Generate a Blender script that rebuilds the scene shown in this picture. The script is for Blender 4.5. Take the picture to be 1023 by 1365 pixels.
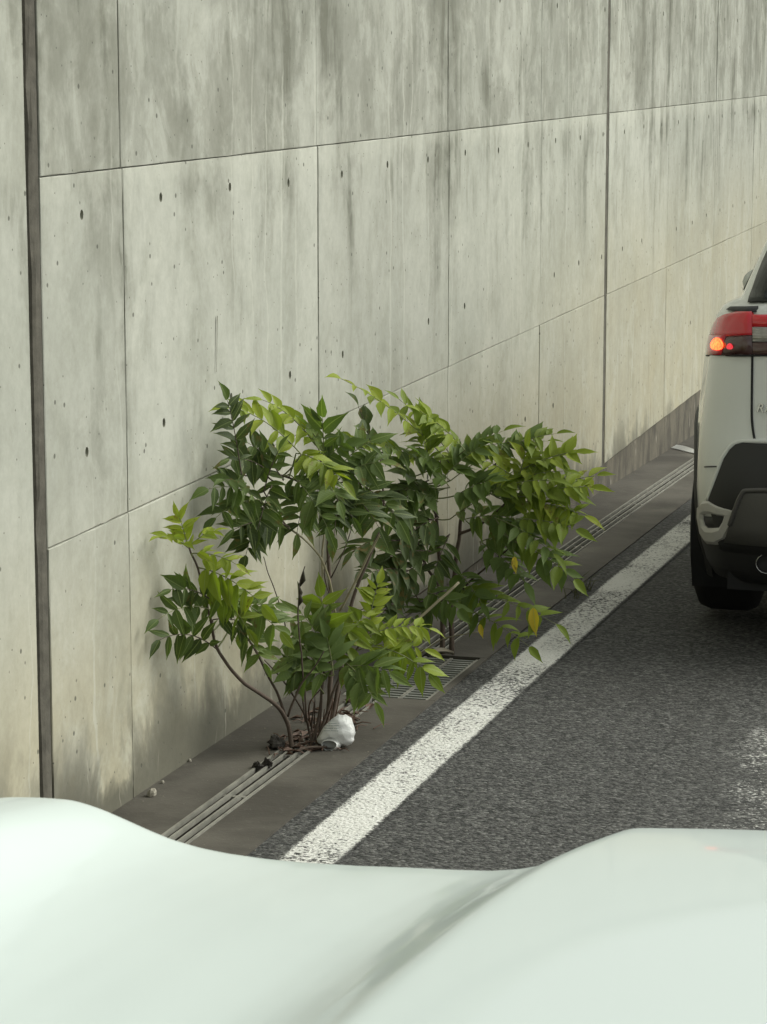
import bpy, bmesh, math, random
from mathutils import Vector, Matrix, Euler, noise as mnoise

# ------------------------------------------------------------------ clear
for o in list(bpy.data.objects): bpy.data.objects.remove(o)
scene = bpy.context.scene
col = scene.collection
R = math.radians
rnd = random.Random(7)

# ------------------------------------------------------------------ camera
F = 3500.0; CX, CY = 511.5, 682.5; VP = (1513.0, 72.0); ZC = 1.90     # focal length in photo pixels, principal point, road vanishing point, eye height
PITCH = math.atan2(CY - VP[1], F)
YAW = math.atan2(VP[0] - CX, F*math.cos(PITCH) + (CY - VP[1])*math.sin(PITCH))
cam_d = bpy.data.cameras.new('camera'); cam = bpy.data.objects.new('camera', cam_d); col.objects.link(cam)
cam.location = (0, 0, ZC)
cam.rotation_euler = Euler((R(90) - PITCH, 0, YAW), 'XYZ')
cam_d.sensor_fit = 'VERTICAL'; cam_d.sensor_height = 36.0; cam_d.lens = 36.0*F/1365.0
cam_d.clip_start = 0.05; cam_d.clip_end = 3000
cam_d.dof.use_dof = True; cam_d.dof.focus_distance = 8.3; cam_d.dof.aperture_fstop = 60
scene.camera = cam
scene.render.resolution_x = 767; scene.render.resolution_y = 1024

# ------------------------------------------------------------------ light
SUN_EL, SUN_AZ = R(40), R(58)          # azimuth clockwise from +Y (the road direction)
w = bpy.data.worlds.new('World'); scene.world = w; w.use_nodes = True
nt = w.node_tree; nt.nodes.clear()
sky = nt.nodes.new('ShaderNodeTexSky'); sky.sky_type = 'NISHITA'; sky.sun_disc = False
sky.sun_elevation = SUN_EL; sky.sun_rotation = SUN_AZ; sky.dust_density = 4.0; sky.air_density = 1.0
hs = nt.nodes.new('ShaderNodeHueSaturation'); hs.inputs['Saturation'].default_value = 0.10
tn = nt.nodes.new('ShaderNodeMix'); tn.data_type = 'RGBA'; tn.blend_type = 'MULTIPLY'; tn.inputs[0].default_value = 1.0
tn.inputs[7].default_value = (0.975, 1.0, 0.95, 1)
bg = nt.nodes.new('ShaderNodeBackground'); bg.inputs['Strength'].default_value = 0.15
wo = nt.nodes.new('ShaderNodeOutputWorld')
nt.links.new(sky.outputs[0], hs.inputs['Color']); nt.links.new(hs.outputs[0], tn.inputs[6])
nt.links.new(tn.outputs[2], bg.inputs['Color']); nt.links.new(bg.outputs[0], wo.inputs['Surface'])
sd = bpy.data.lights.new('sun', 'SUN'); sd.energy = 1.3; sd.angle = R(32); sd.color = (1.0, 0.985, 0.92)
so = bpy.data.objects.new('sun', sd); col.objects.link(so)
sdir = Vector((math.sin(SUN_AZ)*math.cos(SUN_EL), math.cos(SUN_AZ)*math.cos(SUN_EL), math.sin(SUN_EL)))
so.rotation_euler = sdir.to_track_quat('Z', 'Y').to_euler(); so.location = (4, 4, 9)
vs = scene.view_settings; vs.view_transform = 'Standard'; vs.look = 'None'; vs.gamma = 1.0; vs.use_curve_mapping = False
vs.exposure = 0.23
scene.cycles.max_bounces = 6; scene.cycles.diffuse_bounces = 3; scene.cycles.glossy_bounces = 3; scene.cycles.transmission_bounces = 4

# ------------------------------------------------------------------ pixel -> place
def ray(x, y):
    u = x - CX; v = CY - y
    fw = F*math.cos(PITCH) + v*math.sin(PITCH); up = -F*math.sin(PITCH) + v*math.cos(PITCH)
    return Vector((-fw*math.sin(YAW) + u*math.cos(YAW), fw*math.cos(YAW) + u*math.sin(YAW), up))
EYE = Vector((0, 0, ZC))
def onX(x, y, X):
    r = ray(x, y); return EYE + r*(X/r.x)
def onY(x, y, Y):
    r = ray(x, y); return EYE + r*(Y/r.y)
XW = -2.55                                                   # face of the wall
def zg(Y):                                                   # the road dips towards the underpass
    def q(Y): return -8.6037e-4*Y*Y - 1.637e-2*Y - 1.87444
    if Y < 0: return ZC + q(0) - 0.012*Y*0
    if Y < 22: return ZC + q(Y)
    z = ZC + q(22); s = -0.054
    if Y < 60: return z + s*(Y - 22)
    return z + s*38
def ground(x, y):
    r = ray(x, y); lo, hi = 1.0, 60.0
    for _ in range(50):
        m = (lo + hi)/2
        if (EYE + r*(m/r.y)).z > zg(m): lo = m
        else: hi = m
    return EYE + r*(lo/r.y)

# ------------------------------------------------------------------ mesh helpers
WLOC = {}
def link(o, parent=None, loc=(0, 0, 0)):
    """loc is the place in the world; parents only translate (unless they carry a matrix)"""
    col.objects.link(o); loc = Vector(loc); WLOC[o.name] = loc.copy()
    if parent is not None:
        o.parent = parent; o.location = loc - WLOC[parent.name]
    else: o.location = loc
    return o
def tag(o, label=None, cat=None, group=None, kind=None):
    if label: o['label'] = label
    if cat: o['category'] = cat
    if group: o['group'] = group
    if kind: o['kind'] = kind
    return o
def empty(name, loc, label, cat, group=None):
    e = bpy.data.objects.new(name, None); e.empty_display_size = 0.1
    link(e, None, loc); return tag(e, label, cat, group)
class MB:
    def __init__(s): s.v = []; s.f = []; s.sm = False
    def box(s, x0, x1, y0, y1, z0, z1):
        b = len(s.v)
        s.v += [(x, y, z) for z in (z0, z1) for x, y in ((x0, y0), (x1, y0), (x1, y1), (x0, y1))]
        s.f += [tuple(b + i for i in q) for q in ((0, 3, 2, 1), (4, 5, 6, 7), (0, 1, 5, 4), (1, 2, 6, 5), (2, 3, 7, 6), (3, 0, 4, 7))]
        return s
    def grid(s, rows, close=False):
        b = len(s.v); n = len(rows[0])
        for r in rows: s.v += [tuple(p) for p in r]
        for i in range(len(rows) - 1):
            for j in range(n - 1 + (1 if close else 0)):
                k = (j + 1) % n
                s.f.append((b + i*n + j, b + i*n + k, b + (i + 1)*n + k, b + (i + 1)*n + j))
        return s
    def tube(s, pts, rad, seg=6):
        pts = [Vector(p) for p in pts]; n = len(pts); rows = []
        up = Vector((0.31, 0.2, 0.93)); prev = None
        for i, p in enumerate(pts):
            t = (pts[min(i + 1, n - 1)] - pts[max(i - 1, 0)])
            t = t.normalized() if t.length > 1e-9 else Vector((0, 0, 1))
            a = t.cross(up) if prev is None else prev - t*prev.dot(t)
            if a.length < 1e-4: a = t.cross(Vector((1, 0, 0)))
            a.normalize(); prev = a; b = t.cross(a)
            r = rad[i] if isinstance(rad, (list, tuple)) else rad
            rows.append([p + (a*math.cos(k*2*math.pi/seg) + b*math.sin(k*2*math.pi/seg))*r for k in range(seg)])
        base = len(s.v); s.grid(rows, True)
        s.f.append(tuple(base + k for k in reversed(range(seg)))); s.f.append(tuple(base + (n - 1)*seg + k for k in range(seg)))
        return s
    def mesh(s, name, mat, smooth=False):
        me = bpy.data.meshes.new(name); me.from_pydata([tuple(p) for p in s.v], [], s.f); me.update()
        if mat: me.materials.append(mat)
        if smooth: me.polygons.foreach_set('use_smooth', [True]*len(me.polygons))
        return me
    def build(s, name, mat, parent=None, loc=(0, 0, 0), smooth=False):
        """vertices are given in the world; loc becomes the origin"""
        L = Vector(loc); s.v = [tuple(Vector(p) - L) for p in s.v]
        me = s.mesh(name, mat, smooth)
        o = bpy.data.objects.new(name, me); return link(o, parent, loc)
def fixnormals(o):
    bm = bmesh.new(); bm.from_mesh(o.data); bmesh.ops.recalc_face_normals(bm, faces=bm.faces); bm.to_mesh(o.data); bm.free()
    return o
def catmull(pts, n=6):
    P = [Vector(p) for p in pts]; P = [P[0]*2 - P[1]] + P + [P[-1]*2 - P[-2]]; out = []
    for i in range(1, len(P) - 2):
        for k in range(n):
            t = k/n
            out.append(0.5*((2*P[i]) + (P[i+1]-P[i-1])*t + (2*P[i-1]-5*P[i]+4*P[i+1]-P[i+2])*t*t + (-P[i-1]+3*P[i]-3*P[i+1]+P[i+2])*t**3))
    out.append(P[-2]); return out
def interp(tab, x):
    if x <= tab[0][0]: return tab[0][1]
    for (a, b), (c, d) in zip(tab, tab[1:]):
        if x <= c: return b + (d - b)*(x - a)/(c - a)
    return tab[-1][1]
def smooth01(t): t = max(0, min(1, t)); return t*t*(3 - 2*t)

# ------------------------------------------------------------------ material helpers
class NT:
    def __init__(s, name):
        s.m = bpy.data.materials.new(name); s.m.use_nodes = True; s.t = s.m.node_tree; s.t.nodes.clear()
        s.out = s.n('ShaderNodeOutputMaterial')
    def n(s, k): return s.t.nodes.new(k)
    def put(s, sock, v):
        if hasattr(v, 'is_linked') or isinstance(v, bpy.types.NodeSocket): s.t.links.new(v, sock)
        elif isinstance(v, (tuple, list)) and len(v) == 3 and sock.type == 'RGBA': sock.default_value = (*v, 1)
        else: sock.default_value = v
    def math(s, op, a, b=0.0, c=None, clamp=False):
        n = s.n('ShaderNodeMath'); n.operation = op; n.use_clamp = clamp
        s.put(n.inputs[0], a); s.put(n.inputs[1], b)
        if c is not None: s.put(n.inputs[2], c)
        return n.outputs[0]
    def mul(s, a, b): return s.math('MULTIPLY', a, b)
    def add(s, a, b, clamp=False): return s.math('ADD', a, b, clamp=clamp)
    def sub(s, a, b, clamp=False): return s.math('SUBTRACT', a, b, clamp=clamp)
    def step(s, x, a, b):                                    # smooth step from a to b (a may exceed b)
        n = s.n('ShaderNodeMapRange'); n.interpolation_type = 'SMOOTHSTEP'
        s.put(n.inputs[0], x); n.inputs[1].default_value = a; n.inputs[2].default_value = b
        n.inputs[3].default_value = 0; n.inputs[4].default_value = 1
        if a > b:
            n.inputs[1].default_value = b; n.inputs[2].default_value = a; n.inputs[3].default_value = 1; n.inputs[4].default_value = 0
        return n.outputs[0]
    def pos(s): return s.n('ShaderNodeNewGeometry').outputs['Position']
    def obj(s): return s.n('ShaderNodeTexCoord').outputs['Object']
    def sep(s, v):
        n = s.n('ShaderNodeSeparateXYZ'); s.put(n.inputs[0], v); return n.outputs
    def vec(s, x, y, z):
        n = s.n('ShaderNodeCombineXYZ'); [s.put(n.inputs[i], q) for i, q in enumerate((x, y, z))]; return n.outputs[0]
    def scale(s, v, k):
        n = s.n('ShaderNodeVectorMath'); n.operation = 'MULTIPLY'; s.put(n.inputs[0], v); n.inputs[1].default_value = k if isinstance(k, tuple) else (k, k, k); return n.outputs[0]
    def noise(s, v, sc=1.0, det=3.0, rough=0.5, dist=0.0):
        n = s.n('ShaderNodeTexNoise'); s.put(n.inputs['Vector'], v); n.inputs['Scale'].default_value = sc
        n.inputs['Detail'].default_value = det; n.inputs['Roughness'].default_value = rough; n.inputs['Distortion'].default_value = dist
        return n.outputs[0]
    def voro(s, v, sc, feat='F1'):
        n = s.n('ShaderNodeTexVoronoi'); n.feature = feat; s.put(n.inputs['Vector'], v); n.inputs['Scale'].default_value = sc
        return n.outputs['Distance'], (n.outputs['Color'] if feat == 'F1' else None)
    def mix(s, f, a, b, mode='MIX'):
        n = s.n('ShaderNodeMix'); n.data_type = 'RGBA'; n.blend_type = mode
        s.put(n.inputs[0], f); s.put(n.inputs[6], a); s.put(n.inputs[7], b); return n.outputs[2]
    def bump(s, h, strength=0.3, dist=0.01, base=None):
        n = s.n('ShaderNodeBump'); n.inputs['Strength'].default_value = strength; n.inputs['Distance'].default_value = dist
        s.put(n.inputs['Height'], h)
        if base is not None: s.put(n.inputs['Normal'], base)
        return n.outputs[0]
    def rand(s): return s.n('ShaderNodeObjectInfo').outputs['Random']
    def pbr(s, color, rough=0.6, metal=0.0, normal=None, **kw):
        p = s.n('ShaderNodeBsdfPrincipled'); s.put(p.inputs['Base Color'], color); s.put(p.inputs['Roughness'], rough); p.inputs['Metallic'].default_value = metal
        if normal is not None: s.put(p.inputs['Normal'], normal)
        for k, v in kw.items(): s.put(p.inputs[k.replace('_', ' ')], v)
        s.t.links.new(p.outputs[0], s.out.inputs['Surface']); s.p = p
        return s.m
ZS1, ZS2, ZS3 = ZC - 0.2955, ZC - 1.216, ZC - 2.095           # the level casting joints of the wall

def concrete_wall_mat():
    s = NT('weathered_concrete'); P = s.pos(); x, y, z = s.sep(P)[:]
    ob = s.rand()
    yw = s.add(y, s.mul(s.sub(s.noise(P, 2.2, 4.0, 0.6), 0.5), 0.16))
    st = lambda ky, kz, det=4.0, dist=0.0, off=0.0: s.noise(s.vec(s.mul(yw, ky), off, s.mul(z, kz)), 1.0, det, 0.62, dist)
    big = s.noise(P, 0.9, 2.0, 0.6); mott = s.noise(P, 7.0, 5.0, 0.65); fine = s.noise(P, 30.0, 4.0, 0.72)
    c = s.mix(s.step(big, 0.35, 0.65), (0.425, 0.43, 0.372), (0.352, 0.36, 0.308))
    med = s.noise(s.vec(s.mul(y, 4.2), 17.0, s.mul(z, 2.6)), 1.0, 6.0, 0.68, 0.4)
    c = s.mix(s.mul(s.step(med, 0.46, 0.66), 0.38), c, (0.255, 0.26, 0.215))
    c = s.mix(s.mul(s.step(mott, 0.42, 0.72), 0.22), c, (0.275, 0.28, 0.22))
    # ochre cast low on the wall and further along
    low = s.step(z, ZS2 + 0.25, ZS2 - 0.65); far = s.mul(s.step(y, 9.5, 14.0), s.step(z, ZS1 - 0.1, ZS2 - 0.2))
    och = s.math('MAXIMUM', s.mul(low, 0.9), s.mul(far, 0.7))
    c = s.mix(s.mul(och, s.add(0.25, s.mul(s.noise(P, 2.3, 5.0, 0.6), 0.75))), c, (0.395, 0.35, 0.225))
    # rain streaks: all over the top lift, running out below its joint
    YJ = onX(48, 400, XW).y; here = s.step(y, YJ - 0.01, YJ + 0.01)
    above = s.add(s.mul(here, s.step(z, ZS1 - 0.004, ZS1 + 0.004)), s.mul(s.sub(1.0, here), s.mul(s.step(z, ZS1 - 0.5, ZS1 + 0.8), 0.6)))
    length = s.add(0.12, s.mul(s.step(st(3.1, 0.0, 3.0, 0.0, 4.0), 0.35, 0.72), 1.25))
    fall = s.sub(1.0, s.math('DIVIDE', s.sub(ZS1, z), length), clamp=True)
    d1 = s.step(st(2.4, 0.75, 6.0, 0.5, 1.0), 0.44, 0.60); d2 = s.step(st(7.0, 0.95, 6.0, 0.5, 2.0), 0.46, 0.62); d3 = s.step(st(48.0, 3.5, 3.0, 0.3, 3.0), 0.45, 0.70)
    wob = s.step(st(1.3, 0.8, 3.0, 0.5, 31.0), 0.35, 0.65)
    dark = s.add(s.mul(d1, s.add(0.50, s.mul(d2, 0.35))), s.add(s.mul(d2, s.mul(wob, 0.34)), s.mul(d3, s.mul(wob, 0.06))))
    reach = s.add(s.mul(above, s.add(0.72, s.mul(s.step(z, ZS1, ZS1 + 0.3), 0.28))), s.mul(s.sub(1.0, above), s.add(s.mul(fall, 0.95), 0.17)))
    brk = s.add(0.55, s.mul(s.step(mott, 0.30, 0.62), 0.6))
    streak = s.math('MINIMUM', s.mul(s.mul(dark, reach), brk), 0.92)
    c = s.mix(s.mul(above, s.add(0.06, s.mul(s.step(med, 0.42, 0.56), 0.30))), c, (0.175, 0.176, 0.142))
    c = s.mix(streak, c, (0.150, 0.152, 0.118))
    # tide marks in the top lift
    tide = s.step(s.noise(s.vec(s.mul(y, 2.2), 7.0, s.mul(z, 2.0)), 1.0, 7.0, 0.62, 0.6), 0.53, 0.575)
    c = s.mix(s.mul(s.mul(tide, above), 0.34), c, (0.19, 0.19, 0.15))
    # lower runs of dirt near the foot
    d4 = s.step(st(9.0, 0.7, 4.0, 0.3, 9.0), 0.52, 0.74); lowz = s.step(z, ZS2, ZS3 + 0.1)
    c = s.mix(s.mul(s.mul(d4, lowz), s.mul(s.step(y, 8.0, 11.0), 0.6)), c, (0.18, 0.165, 0.12))
    # pale lime runs
    l1 = s.mul(s.step(st(21.0, 0.12, 1.0, 0.05, 12.0), 0.63, 0.67), s.step(st(2.0, 0.9, 2.0, 0.0, 14.0), 0.40, 0.55))
    c = s.mix(s.mul(l1, 0.36), c, (0.53, 0.535, 0.46))
    lip = s.mul(s.step(s.add(s.sub(ZS1, z), s.mul(s.sub(med, 0.5), 0.30)), 0.10, 0.0), s.sub(1.0, above)); c = s.mix(s.mul(lip, 0.40), c, (0.50, 0.505, 0.43))
    veil = s.step(s.noise(P, 3.4, 7.0, 0.7, 0.5), 0.50, 0.66); c = s.mix(s.mul(veil, 0.30), c, (0.50, 0.505, 0.435))
    # sooty, damp foot of the wall
    gz = s.sub(z, s.add(s.mul(s.mul(y, y), -8.6037e-4), s.add(s.mul(y, -1.637e-2), ZC - 1.87444)))
    rise = s.add(0.02, s.mul(s.step(s.noise(s.vec(s.mul(y, 2.6), 3.3, s.mul(z, 1.6)), 1.0, 6.0, 0.65, 0.3), 0.28, 0.66), 0.40))
    foot = s.step(s.math('DIVIDE', gz, rise), 1.1, 0.2)
    c = s.mix(s.mul(foot, 0.86), c, (0.085, 0.083, 0.064))
    c = s.mix(s.mul(s.step(gz, 0.5, 0.0), s.mul(s.step(st(30.0, 2.0, 3.0, 0.3, 21.0), 0.62, 0.7), 0.4)), c, (0.5, 0.48, 0.40))
    # blow holes and grit
    vd, vc = s.voro(P, 13.0); vr = s.sep(vc)
    hole = s.mul(s.step(vd, 0.105, 0.055), s.step(vr[0], 0.22, 0.26))
    vd2, vc2 = s.voro(P, 34.0); hole2 = s.mul(s.step(vd2, 0.12, 0.06), s.step(s.sep(vc2)[1], 0.60, 0.64))
    pit = s.math('MAXIMUM', hole, hole2)
    c = s.mix(s.mul(pit, 0.75), c, (0.07, 0.07, 0.055))
    c = s.mix(1.0, c, s.mix(s.step(fine, 0.30, 0.70), (0.945, 0.945, 0.94), (1.06, 1.06, 1.06)), 'MULTIPLY')
    tone = s.add(0.95, s.mul(ob, 0.09)); c = s.mix(1.0, c, s.vec(tone, tone, tone), 'MULTIPLY')
    h = s.sub(s.add(s.mul(mott, 0.35), s.mul(fine, 0.25)), s.mul(pit, 0.8))
    return s.pbr(c, 0.88, 0.0, s.bump(h, 0.32, 0.006), Specular_IOR_Level=0.25)
def asphalt_color(s, P):
    d, vc = s.voro(P, 95.0); cell = s.sep(vc)[0]
    n1 = s.noise(P, 52.0, 6.0, 0.72); n2 = s.noise(s.scale(P, (1.6, 0.5, 1.0)), 1.3, 5.0, 0.65)
    c = s.mix(s.step(n1, 0.40, 0.62), (0.025, 0.026, 0.024), (0.108, 0.108, 0.101))
    c = s.mix(s.mul(s.step(cell, 0.82, 0.95), 0.65), c, (0.20, 0.20, 0.185))
    c = s.mix(s.mul(s.step(n2, 0.46, 0.66), 0.42), c, (0.045, 0.043, 0.038))
    h = s.add(s.mul(n1, 0.8), s.mul(s.sub(0.5, d), 0.5))
    return c, h
def asphalt_mat():
    s = NT('asphalt'); P = s.pos(); c, h = asphalt_color(s, P)
    return s.pbr(c, 0.82, 0.0, s.bump(h, 0.9, 0.012), Specular_IOR_Level=0.35)
def paint_mat(name, lo, hi, along=False, fade=False):
    s = NT(name); P = s.pos(); c, h = asphalt_color(s, P)
    n = s.noise(P, 75.0, 5.0, 0.7); n2 = s.noise(P, 2.0, 3.0, 0.6)
    f = s.step(s.add(n, s.mul(s.sub(n2, 0.5), 0.45)), lo, hi)
    if along:                                               # the ragged outline of the line
        x = s.sep(P)[0]; e = s.math('ABSOLUTE', s.sub(x, -1.911)); e = s.add(e, s.mul(s.sub(n, 0.5), 0.06))
        f = s.mul(f, s.step(e, 0.0765, 0.0695))
    if fade:
        x, y = s.sep(P)[0], s.sep(P)[1]; nn = s.mul(s.sub(n2, 0.5), 0.5)
        f = s.mul(s.mul(f, s.step(s.add(x, nn), -1.06, -0.96)), s.mul(s.step(s.add(y, nn), 8.3, 7.6), 0.9))
    white = s.mix(s.noise(P, 9.0, 4.0, 0.6), (0.60, 0.60, 0.55), (0.76, 0.76, 0.71))
    c = s.mix(f, c, white)
    return s.pbr(c, 0.75, 0.0, s.bump(s.add(h, s.mul(f, 0.25)), 0.8, 0.010), Specular_IOR_Level=0.3)
def gutter_mat():
    s = NT('grimy_concrete'); P = s.pos(); y = s.sep(P)[1]
    n1 = s.noise(P, 2.2, 6.0, 0.62, 0.3); n2 = s.noise(P, 22.0, 6.0, 0.65); n3 = s.noise(P, 120.0, 3.0, 0.6)
    c = s.mix(s.step(n1, 0.34, 0.68), (0.054, 0.049, 0.039), (0.102, 0.094, 0.077))
    dust = s.mul(s.step(s.noise(s.scale(P, (1.3, 0.8, 1.0)), 1.7, 5.0, 0.6), 0.52, 0.68), s.step(y, 8.4, 9.4))
    c = s.mix(s.mul(dust, 0.6), c, (0.16, 0.15, 0.12))
    c = s.mix(s.mul(s.step(n2, 0.58, 0.75), 0.5), c, (0.13, 0.12, 0.10))
    c = s.mix(s.mul(s.step(n3, 0.66, 0.74), 0.5), c, (0.25, 0.24, 0.20))
    return s.pbr(c, 0.8, 0.0, s.bump(s.add(n2, s.mul(n3, 0.3)), 0.35, 0.006), Specular_IOR_Level=0.3)
def plain(name, color, rough=0.6, metal=0.0, var=0.25, sc=12.0, bump=0.15, **kw):
    s = NT(name); P = s.pos(); n = s.noise(P, sc, 5.0, 0.6)
    k = s.add(1.0 - var, s.mul(n, 2*var)); c = s.mix(1.0, color, s.vec(k, k, k), 'MULTIPLY')
    return s.pbr(c, rough, metal, s.bump(n, bump, 0.004) if bump else None, **kw)
def soot_mat():
    s = NT('sooty_concrete'); P = s.pos(); x, y, z = s.sep(P)[:]
    n = s.noise(s.vec(s.mul(y, 7.0), 0.0, s.mul(z, 3.0)), 1.0, 5.0, 0.6, 0.3); n2 = s.noise(P, 30.0, 4.0, 0.6)
    c = s.mix(s.step(n, 0.35, 0.62), (0.048, 0.042, 0.029), (0.120, 0.106, 0.076))
    c = s.mix(s.mul(s.step(n2, 0.5, 0.7), 0.4), c, (0.045, 0.041, 0.032))
    c = s.mix(s.mul(s.step(s.noise(s.vec(s.mul(y, 16.0), 5.0, s.mul(z, 5.0)), 1.0, 2.0), 0.66, 0.72), 0.6), c, (0.36, 0.34, 0.28))
    return s.pbr(c, 0.9, 0.0, s.bump(n2, 0.4, 0.005))
M = {}
M['wall'] = concrete_wall_mat()
M['core'] = plain('joint_shadow_concrete', (0.15, 0.147, 0.115), 0.9)
M['cup'] = plain('mortar_cup', (0.26, 0.262, 0.205), 0.9, sc=60.0)
M['plinth'] = soot_mat()
M['filler'] = plain('weathered_filler_board', (0.115, 0.107, 0.085), 0.95, var=0.7, sc=22.0, bump=0.9)
M['asphalt'] = asphalt_mat(); M['line'] = paint_mat('worn_white_line', 0.41, 0.48, True); M['wornmark'] = paint_mat('faded_marking', 0.52, 0.62, False, True)
M['gutter'] = gutter_mat(); M['earth'] = plain('earth', (0.10, 0.085, 0.06), 0.95, sc=1.0)
M['steel'] = plain('dull_galvanised_steel', (0.235, 0.23, 0.195), 0.55, 0.2, 0.7, 14.0)
M['grate'] = plain('grate_steel', (0.23, 0.24, 0.215), 0.5, 0.4, 0.35, 25.0)
M['dark'] = plain('drain_dirt', (0.022, 0.02, 0.016), 0.95)

# ------------------------------------------------------------------ ground, road, gutter
def strip(mb, x0, x1, ya, yb, top=0.0, depth=0.2, dy=0.5):
    n = max(1, int((yb - ya)/dy)); ys = [ya + (yb - ya)*i/n for i in range(n + 1)]
    rows = []
    for y in ys:
        z = zg(y) + top
        rows.append([(x0, y, z - depth), (x0, y, z), (x1, y, z), (x1, y, z - depth)])
    b = len(mb.v); mb.grid(rows, True); mb.f.append((b, b+1, b+2, b+3)); e = b + 4*n; mb.f.append((e+3, e+2, e+1, e))
    return mb
ys = [-200, -60, -10] + [i*0.5 for i in range(0, 130)] + [70, 120, 300, 900]
g = MB(); g.grid([[(x, y, zg(y) - 0.30) for x in (-900, -40, -3.2, -2.0, 12, 60, 900)] for y in ys])
tag(fixnormals(g.build('ground', M['earth'])), kind='structure')
XE = -2.075                                                  # edge between gutter slab and asphalt
r_ = MB(); r_.grid([[(XE, y, zg(y) - 0.28)] + [(x, y, zg(y)) for x in (XE, -1.0, 2.5, 6.0, 40.0)] for y in ys[1:-1]])
tag(fixnormals(r_.build('road', M['asphalt'])), kind='structure')
l_ = MB(); l_.grid([[(-1.993, y, zg(y) + 0.004), (-1.829, y, zg(y) + 0.004)] for y in [i*0.25 for i in range(-20, 240)]])
edge = fixnormals(l_.build('edge_line', M['line'])); tag(edge, kind='structure')
# faded older marking in the lane
m_ = MB(); rows = []
for i in range(15):
    y = 5.0 + i*0.28; k = i/14
    rows.append([(-1.25, y, zg(y) + 0.004), (-0.70, y, zg(y) + 0.004), (-0.05, y, zg(y) + 0.004)])
m_.grid(rows); tag(fixnormals(m_.build('faded_road_marking', M['wornmark'])), kind='structure')
# gutter slabs
DX0, DX1 = -2.342, -2.246                                     # trench drain
GY0, GY1, GX0, GX1 = 7.97, 8.70, -2.40, -2.098                # pit under the grating
FX0, FX1 = -2.352, -2.252
gutter = MB(); gutter.grid([[(XW - 0.05, y, zg(y) - 0.19), (XE, y, zg(y) - 0.19)] for y in ys if -10 <= y <= 62])
gutter = tag(fixnormals(gutter.build('gutter', M['dark'])), kind='structure')
for (x0, x1, ya, yb) in ((XW - 0.03, DX0, -6, GY0), (DX1, XE, -6, GY0), (XW - 0.03, GX0, GY0 + 0.003, GY1 - 0.003), (GX1, XE, GY0 + 0.003, GY1 - 0.003),
                         (XW - 0.03, FX0, GY1, 60), (FX1, XE, GY1, 60)):
    fixnormals(strip(MB(), x0, x1, ya, yb, 0.006, 0.17).build('gutter_slab', M['gutter'], gutter))
def drain(xa, xb, ya, yb, label):
    e = empty('slot_drain', ((xa + xb)/2, (ya + yb)/2, zg((ya + yb)/2) - 0.05), label, 'drain', 'slotted steel drains along the gutter')
    fixnormals(strip(MB(), xa + 0.001, xb - 0.001, ya, yb, -0.06, 0.02).build('channel', M['dark'], e))
    n = 4; wd = 0.0065; pitch = (xb - xa - wd)/(n - 1)
    for i in range(n):
        x = xa + i*pitch + (0.0012 if i == 0 else (-0.0012 if i == n - 1 else 0))
        fixnormals(strip(MB(), x, x + wd, ya, yb, 0.010 + 0.001*(i % 2), 0.014).build('bar', M['steel'], e))
    y = ya + 0.13
    while y < min(yb, 16):
        fixnormals(strip(MB(), xa + 0.012, xb - 0.012, y, y + 0.018, 0.001, 0.03).build('cross_tie', M['steel'], e)); y += 0.5
    return e
drain(DX0, DX1, -4, 7.93, 'slotted drain running up to the plant with the white bag')
drain(FX0, FX1, GY1 + 0.01, 40, 'slotted drain beyond the square grating, leading past the SUV')
# grating
gy = (GY0 + GY1)/2
ge = empty('drain_grating', ((GX0 + GX1)/2, gy, zg(gy) - 0.08), 'square steel grating set in the gutter below the leaves', 'grating')
GT = -0.004
for k in range(4):
    x = GX0 + 0.006 + k*(GX1 - GX0 - 0.022)/3
    fixnormals(strip(MB(), x, x + 0.010, GY0 + 0.01, GY1 - 0.01, GT + 0.004, 0.05).build('bearing_bar', M['steel'], ge))
y = GY0 + 0.02; k = 0
while y < GY1 - 0.02:
    fixnormals(strip(MB(), GX0 + 0.004, GX1 - 0.004, y, y + 0.017, GT, 0.03).build('cross_bar', M['grate'], ge)); y += 0.036; k += 1

# ------------------------------------------------------------------ concrete wall
def Yx(px): return onX(px, 400, XW).y
jx = [167, 425, 598, 720]; EXP1 = (Yx(40), Yx(57)); EXP2 = (Yx(805.5), Yx(809))
mid_cols = [EXP1[1]] + [Yx(p) for p in jx] + [EXP2[0]]
right_cols = [EXP2[1], Yx(888), Yx(950), Yx(1000)]
while right_cols[-1] < 40: right_cols.append(right_cols[-1] + 1.78)
left_cols = [EXP1[0]]
while left_cols[-1] > -4: left_cols.append(left_cols[-1] - 1.78)
left_cols = left_cols[::-1]
ROWS = [(ZS3, ZS2), (ZS2, ZS1), (ZS1, ZS1 + 0.92), (ZS1 + 0.92, ZS1 + 1.84)]
def holes_for(y0, y1, row):
    out = []; z0, z1 = ROWS[row]; step = 0.5735
    zz = ([ZC - 1.616], [ZC - 1.006, ZC - 0.394], [ZC + 0.218])[row] if row < 3 else []
    k = math.ceil((y0 + 0.05 - 6.231)/step)
    while 6.231 + k*step < y1 - 0.05:
        out += [(6.231 + k*step, z) for z in zz]; k += 1
    return [(a + rnd.uniform(-.008, .008), b + rnd.uniform(-.008, .008)) for a, b in out if rnd.random() > (0.5 if row != 1 else 0.06)]
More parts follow.
